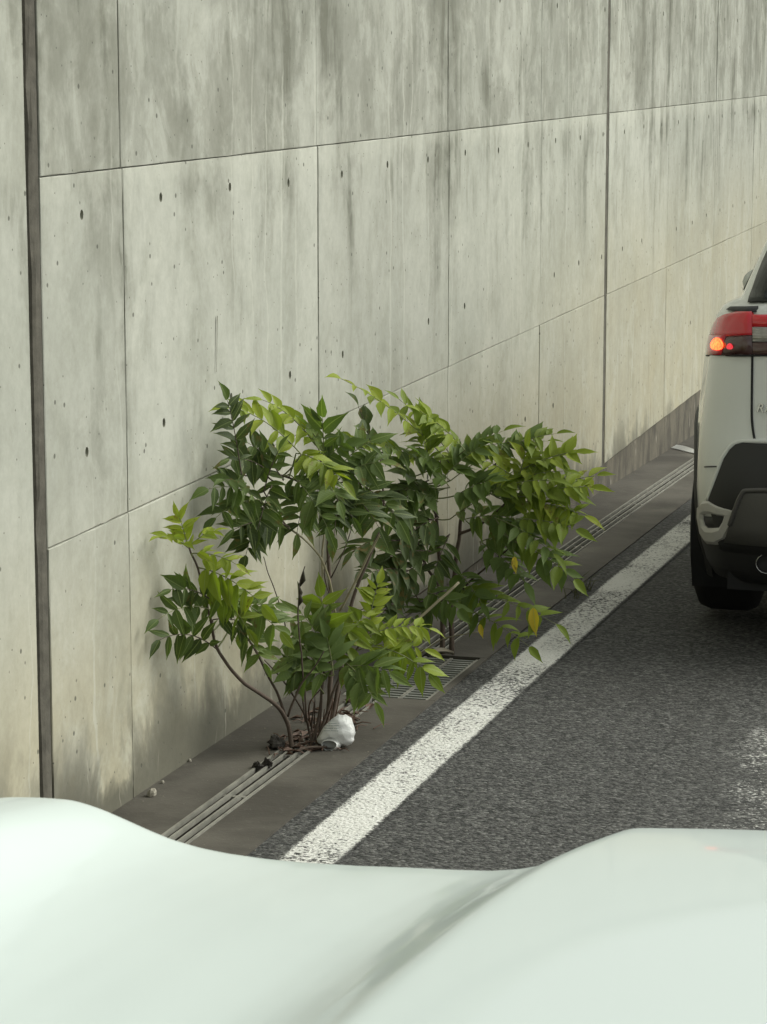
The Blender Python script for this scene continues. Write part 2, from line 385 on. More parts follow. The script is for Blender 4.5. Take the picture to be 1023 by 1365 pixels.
def panel(parent, y0, y1, z0, z1, gap, holes, front):
    """one cast panel: bevelled face with real tie holes, recessed joints round it"""
    a0, a1, b0, b1 = y0 + gap/2, y1 - gap/2, z0 + gap*.22, z1 - gap*.22; bev = 0.002
    bm = bmesh.new(); edges = []
    def loop(pts, x):
        vs_ = [bm.verts.new((x, p[0], p[1])) for p in pts]
        es = [bm.edges.new((vs_[i], vs_[(i + 1) % len(vs_)])) for i in range(len(vs_))]
        return vs_, es
    n = 10
    def side(pa, pb, k): return [(pa[0] + (pb[0] - pa[0])*i/k, pa[1] + (pb[1] - pa[1])*i/k) for i in range(k)]
    c = [(a0 + bev, b0 + bev), (a1 - bev, b0 + bev), (a1 - bev, b1 - bev), (a0 + bev, b1 - bev)]
    outl = side(c[0], c[1], n) + side(c[1], c[2], n) + side(c[2], c[3], n) + side(c[3], c[0], n)
    jit = [rnd.uniform(-.0022, .0022) for _ in outl]
    outl = [(p[0] + (j if i // n in (1, 3) else 0), p[1] + (j if i // n in (0, 2) else 0)) for i, (p, j) in enumerate(zip(outl, jit))]
    fv, fe = loop(outl, front); edges += fe; hl = []
    for (hy, hz) in holes:
        hv, he = loop([(hy + 0.0115*math.cos(t*math.pi/5), hz + 0.0135*math.sin(t*math.pi/5)) for t in range(10)], front); edges += he; hl.append(hv)
    bmesh.ops.triangle_fill(bm, use_beauty=True, use_dissolve=False, edges=edges)
    c2 = [(a0, b0), (a1, b0), (a1, b1), (a0, b1)]; bk = side(c2[0], c2[1], n) + side(c2[1], c2[2], n) + side(c2[2], c2[3], n) + side(c2[3], c2[0], n)
    v1 = [bm.verts.new((front - bev, p[0], p[1])) for p in bk]; v2 = [bm.verts.new((front - 0.03, p[0], p[1])) for p in bk]
    N = len(bk)
    for A, B in ((fv, v1), (v1, v2)):
        for i in range(N): bm.faces.new((A[i], A[(i + 1) % N], B[(i + 1) % N], B[i]))
    bmesh.ops.recalc_face_normals(bm, faces=bm.faces)
    for f in bm.faces:
        if abs(f.calc_center_median().x - front) < 1e-5 and f.normal.x < 0: f.normal_flip()
    L = Vector((front, (y0 + y1)/2, z0))
    bmesh.ops.translate(bm, verts=bm.verts, vec=-L)
    me = bpy.data.meshes.new('panel'); bm.to_mesh(me); bm.free(); me.materials.append(M['wall'])
    link(bpy.data.objects.new('panel', me), parent, L)
    for (hy, hz) in holes:                                   # the cup left by the form tie
        m = MB(); rows = []
        for (dx, r) in ((0.0, 1.04), (-0.009, 0.86), (-0.015, 0.70)):
            rows.append([(front + dx, hy + 0.0115*r*math.cos(t*math.pi/5), hz + 0.0135*r*math.sin(t*math.pi/5)) for t in range(10)])
        m.grid(rows, True); m.f.append(tuple(20 + i for i in range(10)))
        m.build('tie_hole', M['cup'], parent, (front, hy, hz))
def wall_section(cols, label, seed, rows=None):
    e = empty('retaining_wall', (XW, (cols[0] + cols[-1])/2, zg((cols[0] + cols[-1])/2) - 0.3), label, 'wall', 'cast sections of the retaining wall')
    far = cols[0] > 10
    for ci in range(len(cols) - 1):
        for ri, (z0, z1) in enumerate(rows or ROWS):
            y0, y1 = cols[ci], cols[ci + 1]
            sh = 0.02 if (ri >= 2 and 0 < ci) else 0.0       # upper lift is cast a little out of step
            sh1 = 0.02 if (ri >= 2 and ci < len(cols) - 2) else 0.0
            vis = -1 < y1 and rows is None and y0 < 26 and ri < 3
            panel(e, y0 - sh, y1 - sh1, z0, z1, 0.0060 if not far else 0.0065, holes_for(y0 - sh, y1 - sh1, ri) if vis and rows is None else [], XW + rnd.uniform(-.0015, .0015))
    MB().box(XW - 0.45, XW - 0.0165, cols[0] + 0.002, cols[-1] - 0.002, ZC - 4.9, ROWS[-1][1] - 0.002).build('core', M['core'], e, (XW - 0.2, cols[0], ZC - 4))
    m = MB(); ya = cols[0] + 0.003
    while ya < cols[-1] - 0.05:                              # low footing strip under the cast lifts
        yb = min(ya + 1.9, cols[-1] - 0.003); m = MB().box(XW - 0.10, XW - 0.010, ya, yb, ZC - 4.8, ZS3 - 0.006)
        m.build('footing', M['plinth'], e, (XW, ya, ZC - 3)); ya = yb + 0.004
    MB().box(XW - 0.5, XW + 0.06, cols[0] + 0.002, cols[-1] - 0.002, ROWS[-1][1] + 0.001, ROWS[-1][1] + 0.2).build('coping', M['wall'], e, (XW, cols[0], ROWS[-1][1]))
    return e
wl = wall_section(left_cols, 'plain concrete wall section without level joints, ending at the wide brown board', 1, [(ZS3, ZS1 + 0.92), (ZS1 + 0.92, ZS1 + 1.84)])
wm = wall_section(mid_cols, 'stained concrete wall section behind the leafy shrubs', 2)
wr = wall_section(right_cols, 'streaked concrete wall section beside the SUV, with sooty footing', 3)
# boards in the movement joints
def filler(parent, ya, yb, dark):
    n = 46; zs = [ZC - 2.6 + i*(ROWS[-1][1] - ZC + 2.6)/n for i in range(n + 1)]; rows = []
    for z in zs:
        j = mnoise.noise(Vector((0, 3.1 + ya, z*9)))*0.009; k = mnoise.noise(Vector((9, ya, z*17)))*0.006
        rows.append([(XW - 0.08, ya + dark, z), (XW - 0.034 + k, ya + dark + j, z), (XW - 0.016 + k, ya + dark + 0.008 + j, z), (XW - 0.010 + k*1.2, (ya + dark + yb)/2, z), (XW - 0.0035, yb - 0.0012, z), (XW - 0.08, yb - 0.0012, z)])
    fixnormals(MB().grid(rows).build('joint_board', M['filler'], parent, (XW, ya, zs[0])))
filler(wm, EXP1[0], EXP1[1], 0.040); filler(wr, EXP2[0], EXP2[1], 0.016)
for (px, py) in ():         # nicks and knots on the board
    p = onX(px, py, XW - 0.005); m = MB(); m.tube([(p.x, p.y - 0.02, p.z), (p.x + 0.006, p.y, p.z - 0.002), (p.x, p.y + 0.02, p.z + 0.004)], [0.003, 0.007, 0.003], 5)
    m.build('knot', M['core'], wm, p)
# hairline crack beside the shrub
p0 = onX(290, 421, XW + 0.003); p1 = onX(289, 496, XW + 0.003); m = MB(); rows = []
for i in range(9):
    k = i/8; p = p0.lerp(p1, k); wdt = 0.0035*(1 - 0.6*k); rows.append([(p.x, p.y - wdt, p.z), (p.x + 0.0006, p.y, p.z), (p.x, p.y + wdt, p.z)])
m.grid(rows).build('crack', M['core'], wm, p0)
# land held back by the wall
t_ = MB(); t_.grid([[(x, y, ROWS[-1][1] - 0.05) for x in (-900, -60, XW - 0.44)] for y in (-4.5, 10, 41)])
tag(fixnormals(t_.build('terrain', M['earth'])), kind='structure')

# ------------------------------------------------------------------ plants
def leaf_mat(name, col_a, col_b, trans):
    s = NT(name); o = s.obj(); r = s.rand(); n = s.noise(o, 30.0, 4.0, 0.6)
    c = s.mix(s.add(s.mul(r, 0.75), s.mul(n, 0.25)), col_a, col_b)
    x = s.math('ABSOLUTE', s.sep(o)[0]); y = s.sep(o)[1]
    vein = s.math('ABSOLUTE', s.math('SINE', s.mul(s.sub(y, s.mul(x, 0.7)), 330.0)))
    c = s.mix(s.mul(s.step(vein, 0.16, 0.03), 0.22), c, (0.22, 0.30, 0.10))
    c = s.mix(s.mul(s.step(x, 0.0016, 0.0006), 0.45), c, (0.30, 0.36, 0.14))
    c = s.mix(s.mul(s.step(s.add(n, s.mul(r, 0.25)), 0.76, 0.84), 0.7), c, (0.16, 0.11, 0.04))
    p = s.n('ShaderNodeBsdfPrincipled'); s.put(p.inputs['Base Color'], c); p.inputs['Roughness'].default_value = 0.5; p.inputs['Specular IOR Level'].default_value = 0.2
    b = s.bump(s.add(vein, n), 0.12, 0.002); s.put(p.inputs['Normal'], b)
    t = s.n('ShaderNodeBsdfTranslucent'); s.put(t.inputs['Color'], s.mix(1.0, c, (1.25, 1.45, 0.45), 'MULTIPLY'))
    m = s.n('ShaderNodeMixShader'); m.inputs[0].default_value = trans
    s.t.links.new(p.outputs[0], m.inputs[1]); s.t.links.new(t.outputs[0], m.inputs[2]); s.t.links.new(m.outputs[0], s.out.inputs['Surface'])
    return s.m
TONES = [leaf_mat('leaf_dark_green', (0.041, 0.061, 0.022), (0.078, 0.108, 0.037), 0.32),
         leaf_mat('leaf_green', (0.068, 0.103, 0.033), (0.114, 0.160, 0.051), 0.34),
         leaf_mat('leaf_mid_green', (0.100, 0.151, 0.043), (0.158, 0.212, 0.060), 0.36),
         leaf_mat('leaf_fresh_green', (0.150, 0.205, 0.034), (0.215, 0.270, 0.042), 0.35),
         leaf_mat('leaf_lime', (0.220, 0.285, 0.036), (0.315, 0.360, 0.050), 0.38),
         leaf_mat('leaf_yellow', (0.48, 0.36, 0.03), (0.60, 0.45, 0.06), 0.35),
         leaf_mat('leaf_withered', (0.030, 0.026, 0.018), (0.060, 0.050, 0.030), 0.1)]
M['bark'] = plain('bark', (0.085, 0.062, 0.045), 0.85, var=0.4, sc=60.0, bump=0.4)
M['rachis'] = plain('leaf_stalk', (0.17, 0.19, 0.075), 0.6, var=0.2, sc=40.0, bump=0)
M['pale_stalk'] = plain('pale_stalk', (0.30, 0.27, 0.17), 0.6, var=0.2, sc=40.0, bump=0.1)
M['red_stalk'] = plain('red_brown_stalk', (0.10, 0.058, 0.038), 0.7, var=0.3, sc=40.0, bump=0.1)
def leaflet_mesh(kind):
    """unit leaflet, 1 long along +Y, +Z its upper side: ovate, toothed, folded on the midrib and curling at the tip"""
    prof = [[(0, .015), (.10, .11), (.24, .165), (.40, .178), (.56, .150), (.72, .092), (.86, .034), (1, .004)],
            [(0, .015), (.10, .085), (.24, .13), (.40, .145), (.56, .128), (.72, .085), (.86, .032), (1, .004)],
            [(0, .015), (.10, .14), (.24, .20), (.40, .215), (.56, .18), (.72, .108), (.86, .038), (1, .004)]][kind % 3]
    curl = (0.16, 0.30, 0.05, 0.22)[kind % 4]; fold = (0.30, 0.42, 0.22, 0.55)[(kind*3 + 1) % 4]; side = (0.03, -0.05, 0.06)[kind % 3]
    rows = []
    for i, (t, wd) in enumerate(prof):
        zc = -curl*t*t; xc = side*math.sin(t*math.pi)
        tooth = 1 + (0.06 if i % 2 else -0.03)
        rows.append([(xc - wd*tooth, t, zc + wd*fold), (xc - wd*0.55, t + 0.008, zc + wd*fold*0.62), (xc, t + 0.012, zc), (xc + wd*0.55, t + 0.008, zc + wd*fold*0.62), (xc + wd*tooth, t, zc + wd*fold)])
    return rows
LM = {}
def leaflet(kind, tone):
    k = (kind % 6, tone)
    if k not in LM:
        m = MB(); m.grid([[(p[0]*0.09, p[1]*0.09, p[2]*0.09) for p in r] for r in leaflet_mesh(kind)]); LM[k] = m.mesh('leaflet', TONES[tone], True)
    return LM[k]
XLIM = XW + 0.045; STUFF = {}
def P3(px, py, Y):
    p = onY(px, py, Y)
    return p if p.x > XLIM else onX(px, py, XLIM)
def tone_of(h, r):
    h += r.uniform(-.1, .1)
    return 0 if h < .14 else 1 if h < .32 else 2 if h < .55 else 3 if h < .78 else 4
def frond(plant, stems, x0, y0, x1, y1, Y0, Y1, hue, npair, size, face=0.5, droop=0.25, seed=0, attach=True, arch=0.18, fmin=0.0, hang=0.25):
    """one pinnate leaf: stalk from (x0,y0) to its tip (x1,y1)"""
    r = random.Random(seed*131 + 17)
    A = P3(x0, y0, Y0); B = P3(x1, y1, Y1)
    L = (B - A).length; mid = (A + B)/2 + Vector((0, 0, arch*L))
    n = 10; C = [A*(1-t)**2 + mid*2*t*(1-t) + B*t*t for t in [i/n for i in range(n + 1)]]
    pts = list(C); rad = [0.0022 - 0.0014*i/n for i in range(n + 1)]
    if attach and stems:
        q = min((s for st in stems for s in st), key=lambda s: (s - A).length + max(0, s.z - A.z)*2)
        if 0.01 < (q - A).length < 0.45:
            k = 5; ext = [q.lerp(A, i/k) + Vector((0, 0, -0.06*(q - A).length*math.sin(math.pi*i/k))) for i in range(k)]
            pts = ext + pts; rad = [0.0026]*k + rad
    e = MB().tube(pts, rad, 5).build('compound_leaf', M['rachis'] if hue > .2 else M['bark'], plant, A, True)
    view = Vector((0.25, -0.95, 0.15))
    st_ = STUFF.setdefault(plant.name, [0, {}])
    def put(pos, d, nrm, size, tone):
        if pos.x + d.normalized().x*size < XW + 0.012: pos = pos + Vector((XW + 0.012 - pos.x - d.normalized().x*size, 0, 0))
        d = d.normalized(); x = d.cross(nrm)
        if x.length < 1e-3: x = d.cross(Vector((1, 0, 0.3)))
        x.normalize(); z = x.cross(d); m = leaflet(r.randrange(6), tone)
        k = size/0.09; kx = k*r.uniform(.9, 1.12); st_[0] += 1
        if st_[0] > 296:                                      # past the limit for single parts: joined foliage
            mx = Matrix((x*kx, d*k, z*k)).transposed(); mb = st_[1].setdefault(tone, MB()); b = len(mb.v)
            mb.v += [tuple(pos + mx @ v.co) for v in m.vertices]; mb.f += [tuple(b + i for i in p.vertices) for p in m.polygons]
            return
        o = bpy.data.objects.new('leaflet', m); link(o, e, pos)
        o.rotation_euler = Matrix((x, d, z)).transposed().to_euler(); o.scale = (kx, k, k)
    face = min(.95, face + .12); N = (Vector((0, 0, 1))*(1 - face) + view*face + Vector((r.uniform(-.3, .3), r.uniform(-.2, .2), r.uniform(-.15, .15)))).normalized()
    for i in range(npair):
        t = 0.10 + 0.84*(i + 0.3)/npair; t = max(fmin, t)
        f = t*n; k = min(int(f), n - 1); pos = C[k].lerp(C[k + 1], f - k); T = (C[k + 1] - C[k]).normalized()
        lat = T.cross(N).normalized(); sz = size*(0.78 + 0.45*math.sin(math.pi*min(1, t*0.9 + 0.08)))*r.uniform(.72, 1.2)
        for sgn in (-1, 1):
            if r.random() < 0.04: continue
            d = lat*sgn*r.uniform(.7, 1.05) + T*r.uniform(.2, .8) + Vector((r.uniform(-.15, .15), r.uniform(-.15, .15), -droop*.8 + r.uniform(-.25, .25)))
            nr = (N + lat*sgn*hang*r.uniform(.3, 1.4) + Vector((r.uniform(-.4, .4), r.uniform(-.4, .4), r.uniform(-.25, .4)))).normalized()
            put(pos + T*r.uniform(-.006, .006), d, nr, sz, tone_of(hue, r))
    put(C[-1], (C[-1] - C[-2]) + Vector((0, 0, -0.1*L*droop)), N, size*r.uniform(.9, 1.1), tone_of(hue + .05, r))
    return e
def stem(plant, pts, r0, r1, mat='bark', name='stem'):
    P = catmull([P3(*p) for p in pts], 5); n = len(P)
    for i, p in enumerate(P):
        k = mnoise.noise(p*14)*0.004; p.x += k; p.y += k
    MB().tube(P, [r0 + (r1 - r0)*i/(n - 1) for i in range(n)], 7).build(name, M[mat], plant, P[0], True)
    return P
def wider(f, k=.80, flat=0.0): f = list(f); f[7] += 2; f[8] *= k; f[9] = max(.1, f[9] - flat); f[10] *= (1 - flat*1.5); return f
def base_at(px, py): return ground(px, py)
seed = 0
# --- A: low sapling rooted in the drain beside the bag
gA = base_at(392, 1001)
pA = empty('sapling', gA, 'low sapling rooted in the drain beside the white bag, bright tips', 'plant')
sA = [stem(pA, [(391, 1004, gA.y), (383, 962, 7.19), (365, 937, 7.12), (328, 912, 7.02), (300, 882, 6.95), (286, 850, 6.9), (276, 805, 6.85), (263, 757, 6.8), (250, 722, 6.75)], 0.0075, 0.0026),
      stem(pA, [(394, 1003, gA.y + .02), (378, 945, 7.22), (360, 905, 7.2), (340, 868, 7.15), (322, 838, 7.1)], 0.0055, 0.002),
      stem(pA, [(412, 1001, gA.y + .05), (424, 960, 7.28), (431, 915, 7.3), (436, 880, 7.3), (446, 862, 7.3)], 0.006, 0.0025),
      stem(pA, [(418, 1000, gA.y + .05), (434, 955, 7.3), (452, 905, 7.35), (476, 866, 7.4), (492, 842, 7.42)], 0.0055, 0.0025)]
stem(pA, [(385, 955, 7.2), (400, 915, 7.2), (418, 890, 7.2), (432, 868, 7.2)], 0.004, 0.0015)
stem(pA, [(415, 985, 7.3), (404, 950, 7.25), (376, 905, 7.2), (352, 880, 7.15)], 0.004, 0.0015)
stem(pA, [(420, 985, 7.35), (413, 940, 7.3), (432, 915, 7.3)], 0.0035, 0.0015, 'red_stalk')
for i in range(9):
    stem(pA, [(415 + i*3.2, 1000 - i*.6, gA.y + .05), (412 + i*4.5, 975 - (i % 3)*5, 7.28 + .02*(i % 3)), (408 + i*6 + (i % 2)*5, 945 - (i % 4)*8, 7.28)], 0.0038, 0.0014, 'red_stalk' if i > 3 else 'bark', 'old_stem')
stem(pA, [(408, 962, 7.3), (396, 880, 7.3), (385, 850, 7.25), (372, 800, 7.2), (358, 765, 7.2), (351, 742, 7.2)], 0.0026, 0.0012, 'bark', 'bare_twig')
stem(pA, [(408, 960, 7.25), (402, 870, 7.2), (397, 815, 7.2), (400, 780, 7.2), (406, 755, 7.2)], 0.0030, 0.0016, 'bark', 'bare_twig')
for (x, y, x2, y2) in ((399, 800, 397, 775), (400, 782, 405, 760), (398, 808, 400, 790)):
    a = P3(x, y, 7.19); b = P3(x2, y2, 7.18); MB().tube([a, a.lerp(b, .4) + Vector((.006, 0, 0)), b], [0.002, 0.0075, 0.001], 6).build('withered_leaf', TONES[6], pA, a, True)
A_F = [ # x0 y0 x1 y1 Y0 Y1 hue pairs size face droop
 (286, 815, 211, 826, 6.88, 6.72, .22, 4, .078, .85, .1), (290, 866, 213, 853, 6.92, 6.75, .10, 4, .078, .8, .7),
 (282, 800, 228, 786, 6.85, 6.75, .16, 3, .08, .6, .1), (284, 826, 338, 836, 6.88, 6.95, .18, 3, .08, .5, .2),
 (262, 756, 350, 806, 6.8, 6.85, .86, 5, .095, .42, .15), (268, 768, 330, 838, 6.82, 6.9, .6, 4, .085, .45, .2), (300, 795, 374, 842, 6.9, 6.95, .45, 4, .085, .42, .15), (300, 822, 366, 806, 6.95, 7.0, .42, 4, .08, .45, .1),
 (310, 830, 352, 884, 7.0, 6.95, .28, 3, .075, .5, .3), (250, 726, 239, 690, 6.75, 6.75, .98, 2, .065, .45, -.2), (251, 730, 214, 716, 6.75, 6.7, .95, 2, .065, .4, .0), (251, 730, 286, 708, 6.76, 6.8, .95, 2, .065, .4, 0.0), (255, 738, 315, 752, 6.77, 6.8, .92, 3, .075, .38, .1),
 (432, 924, 376, 872, 7.28, 7.2, .36, 5, .09, .5, .2), (432, 905, 388, 846, 7.28, 7.2, .40, 4, .09, .5, .1), (440, 872, 428, 796, 7.3, 7.3, .55, 3, .10, .7, -.1), (440, 880, 402, 818, 7.3, 7.25, .42, 3, .09, .55, .1),
 (448, 866, 488, 822, 7.32, 7.4, .72, 4, .09, .5, .1), (490, 846, 504, 778, 7.42, 7.45, .98, 5, .065, .45, -.1), (490, 848, 572, 838, 7.42, 7.5, .95, 6, .075, .35, .1), (480, 866, 566, 866, 7.4, 7.5, .80, 5, .095, .45, .15),
 (500, 862, 572, 898, 7.4, 7.42, .78, 4, .10, .5, .25), (450, 892, 520, 896, 7.32, 7.3, .42, 4, .095, .5, .2), (462, 884, 500, 936, 7.32, 7.25, .42, 4, .095, .6, .4), (434, 900, 388, 898, 7.28, 7.2, .30, 4, .085, .55, .2),
  (440, 885, 470, 860, 7.33, 7.36, .5, 3, .09, .45, .1), (445, 900, 436, 850, 7.28, 7.26, .38, 3, .09, .55, .1)]
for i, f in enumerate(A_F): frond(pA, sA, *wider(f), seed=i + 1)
# --- B: tall shrub close to the wall
gB = base_at(437, 978)
pB = empty('leafy_shrub', gB, 'tall dark green shrub leaning on the wall behind the low sapling', 'plant')
sB = [stem(pB, [(436, 982, gB.y), (441, 900, 7.5), (441, 830, 7.52), (438, 750, 7.55), (434, 670, 7.55), (428, 605, 7.5)], 0.009, 0.003),
      stem(pB, [(440, 980, gB.y), (458, 880, 7.55), (470, 800, 7.6), (500, 725, 7.65), (512, 690, 7.7), (508, 610, 7.7)], 0.0075, 0.003),
      stem(pB, [(437, 700, 7.54), (410, 650, 7.45), (370, 632, 7.35), (340, 628, 7.25)], 0.0045, 0.002)]
sB.append(stem(pB, [(450, 860, 7.45), (446, 810, 7.42), (437, 765, 7.38), (416, 728, 7.32), (384, 704, 7.25)], 0.0042, 0.003, 'pale_stalk', 'leaf_stalk'))
stem(pB, [(428, 850, 7.5), (429, 780, 7.5), (432, 700, 7.5)], 0.0042, 0.003, 'pale_stalk', 'leaf_stalk')
stem(pB, [(452, 815, 7.5), (474, 775, 7.5), (494, 735, 7.5), (506, 712, 7.5)], 0.0042, 0.003, 'pale_stalk', 'leaf_stalk')
for q in ([(441, 800, 7.52), (432, 760, 7.5), (450, 730, 7.5)], [(441, 770, 7.52), (455, 745, 7.5), (470, 700, 7.5)]): stem(pB, q, 0.0025, 0.001)
B_F = [(322, 632, 303, 533, 7.1, 7.0, .08, 5, .072, .6, -.05), (402, 606, 306, 543, 7.35, 7.15, .84, 6, .08, .40, .15), (425, 598, 350, 533, 7.45, 7.3, .90, 6, .075, .40, .05), (432, 606, 430, 556, 7.5, 7.45, .28, 2, .09, .65, -.25),
 (395, 604, 458, 642, 7.4, 7.35, .76, 5, .085, .4, .2), (378, 640, 330, 590, 7.3, 7.2, .12, 4, .08, .5, .1), (344, 664, 278, 652, 7.15, 6.98, .32, 4, .088, .5, .2), (348, 666, 288, 690, 7.15, 7.0, .24, 4, .088, .55, .3),
 (366, 642, 344, 706, 7.25, 7.1, .14, 4, .088, .55, .3), (386, 702, 312, 706, 7.25, 7.05, .16, 5, .092, .6, .35), (345, 690, 328, 740, 7.15, 7.1, .02, 3, .07, .6, .4), (386, 632, 436, 702, 7.35, 7.25, .32, 5, .098, .55, .3), (408, 618, 452, 668, 7.42, 7.3, .36, 5, .088, .35, .3),
 (440, 640, 494, 588, 7.5, 7.55, .30, 4, .10, .5, .1), (448, 642, 506, 616, 7.5, 7.5, .33, 4, .10, .45, .15), (458, 652, 506, 704, 7.5, 7.4, .10, 4, .095, .55, .3), (452, 652, 446, 716, 7.45, 7.35, .12, 4, .09, .55, .3), (440, 625, 408, 566, 7.5, 7.4, .5, 4, .08, .45, .05),
 (470, 640, 532, 694, 7.55, 7.5, .12, 5, .10, .55, .35), (410, 650, 396, 712, 7.4, 7.25, .2, 4, .09, .55, .3), (360, 630, 306, 612, 7.25, 7.1, .1, 4, .08, .5, .15), (440, 660, 470, 690, 7.5, 7.4, .2, 4, .09, .5, .3), (430, 620, 460, 592, 7.5, 7.5, .34, 3, .09, .45, .1), (352, 655, 372, 600, 7.2, 7.2, .15, 3, .075, .5, 0.0), (335, 660, 300, 640, 7.15, 7.0, .2, 3, .08, .5, .1)]
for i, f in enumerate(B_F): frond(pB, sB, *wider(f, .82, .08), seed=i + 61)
# --- C: spreading shrub rooted past the grating
gC = base_at(596, 874)
pC = empty('leafy_shrub', gC, 'wide bushy shrub growing past the grating, with a few yellow leaflets', 'plant')
sC = [stem(pC, [(591, 876, gC.y), (590, 800, 8.78), (584, 720, 8.75), (580, 655, 8.7), (588, 612, 8.7)], 0.010, 0.004),
      stem(pC, [(603, 876, gC.y + .01), (602, 800, 8.8), (612, 720, 8.8), (617, 682, 8.8), (640, 640, 8.8), (665, 615, 8.8)], 0.010, 0.003),
      stem(pC, [(612, 712, 8.8), (640, 700, 8.75), (672, 672, 8.7), (690, 650, 8.7)], 0.006, 0.0025),
      stem(pC, [(603, 800, 8.8), (632, 770, 8.7), (668, 740, 8.65), (690, 722, 8.6)], 0.005, 0.0022),
      stem(pC, [(590, 790, 8.75), (566, 750, 8.6), (545, 700, 8.5), (540, 660, 8.45)], 0.006, 0.0025),
      stem(pC, [(584, 690, 8.72), (560, 655, 8.6), (520, 610, 8.4), (500, 600, 8.3)], 0.0045, 0.002)]
stem(pC, [(476, 896, 8.15), (520, 858, 8.15), (566, 818, 8.2), (612, 776, 8.25)], 0.0052, 0.0045, 'pale_stalk', 'broken_stalk')
stem(pC, [(560, 872, 8.6), (590, 852, 8.6), (640, 842, 8.6)], 0.003, 0.0015, 'pale_stalk', 'leaf_stalk')
C_F = [(604, 622, 455, 505, 8.6, 8.15, .84, 9, .078, .42, .05), (612, 622, 532, 532, 8.7, 8.5, .78, 7, .085, .45, -.05), (582, 612, 730, 588, 8.7, 8.8, .58, 9, .08, .42, -.1), (602, 640, 692, 588, 8.75, 8.8, .44, 6, .088, .4, .0),
 (690, 650, 702, 598, 8.7, 8.7, .98, 3, .09, .55, -.25), (694, 632, 758, 604, 8.7, 8.7, .85, 3, .095, .4, .0), (682, 642, 752, 628, 8.68, 8.65, .66, 4, .09, .42, .05), (702, 650, 648, 614, 8.7, 8.65, .95, 4, .09, .45, .05), (735, 652, 796, 634, 8.7, 8.72, .86, 2, .085, .35, .0),
 (680, 668, 780, 688, 8.68, 8.6, .84, 6, .10, .42, .15), (668, 662, 764, 660, 8.7, 8.65, .66, 6, .095, .42, .1), (600, 640, 500, 592, 8.6, 8.3, .38, 6, .092, .42, .1), (592, 652, 502, 664, 8.6, 8.3, .22, 6, .10, .5, .4), (572, 640, 510, 702, 8.55, 8.3, .12, 6, .105, .55, .4), (560, 650, 478, 684, 8.5, 8.2, .10, 5, .10, .5, .35),
 (560, 740, 552, 686, 8.5, 8.45, .10, 6, .085, .45, .1), (600, 692, 702, 640, 8.75, 8.7, .40, 6, .10, .45, .15), (620, 692, 694, 692, 8.75, 8.65, .36, 5, .105, .5, .25), (600, 712, 578, 766, 8.7, 8.55, .16, 4, .10, .5, .3),
 (640, 722, 722, 712, 8.7, 8.6, .42, 5, .10, .5, .2), (640, 722, 700, 776, 8.68, 8.55, .36, 5, .10, .55, .35), (686, 722, 766, 772, 8.6, 8.5, .54, 5, .10, .5, .35), (582, 782, 742, 832, 8.65, 8.45, .68, 7, .095, .55, .62), (602, 806, 706, 862, 8.65, 8.45, .60, 6, .085, .5, .3),
 (562, 752, 506, 792, 8.5, 8.3, .10, 5, .095, .5, .3), (560, 802, 520, 756, 8.5, 8.35, .10, 4, .095, .5, .2), (592, 802, 540, 832, 8.6, 8.45, .34, 4, .095, .5, .3), (610, 762, 642, 804, 8.65, 8.5, .40, 4, .09, .5, .3), (498, 602, 478, 542, 8.3, 8.2, .12, 3, .085, .55, -.05), (548, 612, 456, 582, 8.45, 8.2, .76, 6, .085, .42, .1), (562, 652, 500, 602, 8.5, 8.3, .30, 4, .105, .45, .1),
 (590, 622, 672, 574, 8.6, 8.65, .55, 7, .082, .42, -.05), (588, 640, 640, 596, 8.55, 8.6, .50, 6, .085, .4, .0), (575, 625, 560, 568, 8.5, 8.45, .62, 6, .08, .45, .0), (600, 650, 560, 606, 8.5, 8.4, .42, 5, .09, .42, .1), (610, 660, 655, 640, 8.6, 8.55, .40, 5, .09, .45, .1),
  (585, 668, 540, 652, 8.5, 8.4, .25, 5, .095, .45, .2), (585, 690, 532, 722, 8.5, 8.35, .12, 5, .095, .5, .35), 
 (575, 735, 520, 742, 8.5, 8.35, .12, 5, .095, .45, .25), (540, 760, 490, 765, 8.4, 8.2, .08, 5, .095, .45, .3), (520, 720, 470, 735, 8.3, 8.1, .08, 4, .095, .45, .3), (570, 790, 612, 812, 8.5, 8.4, .45, 4, .09, .5, .35), (530, 800, 500, 830, 8.4, 8.25, .1, 4, .09, .5, .3),
 (698, 662, 788, 650, 8.65, 8.6, .82, 5, .095, .5, .1), (688, 692, 768, 706, 8.6, 8.55, .72, 5, .095, .55, .2), (696, 626, 768, 602, 8.7, 8.7, .84, 4, .095, .5, .05), (655, 606, 742, 578, 8.75, 8.75, .62, 7, .085, .5, -.05), (650, 655, 735, 640, 8.65, 8.6, .72, 5, .095, .5, .1), (620, 600, 560, 548, 8.55, 8.45, .8, 6, .085, .5, .0), (660, 690, 738, 738, 8.6, 8.5, .5, 5, .095, .55, .3)]
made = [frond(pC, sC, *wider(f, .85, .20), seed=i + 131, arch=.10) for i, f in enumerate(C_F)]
for (x, y, x2, y2, s_) in ((711, 810, 715, 846, .10), (686, 742, 688, 762, .06), (640, 832, 644, 850, .05)):        # leaflets turning yellow
    a = P3(x, y, 8.44); b = P3(x2, y2, 8.43); d = (b - a).normalized(); nr = Vector((.2, -.95, .2)); xx = d.cross(nr).normalized()
    o = bpy.data.objects.new('yellow_leaflet', leaflet(0, 5)); par = made[[f[:2] for f in C_F].index((582, 782))]; link(o, par, a); o.rotation_euler = Matrix((xx, d, xx.cross(d))).transposed().to_euler(); o.scale = (s_/.09,)*3
    o['label'] = 'leaflet turned yellow'
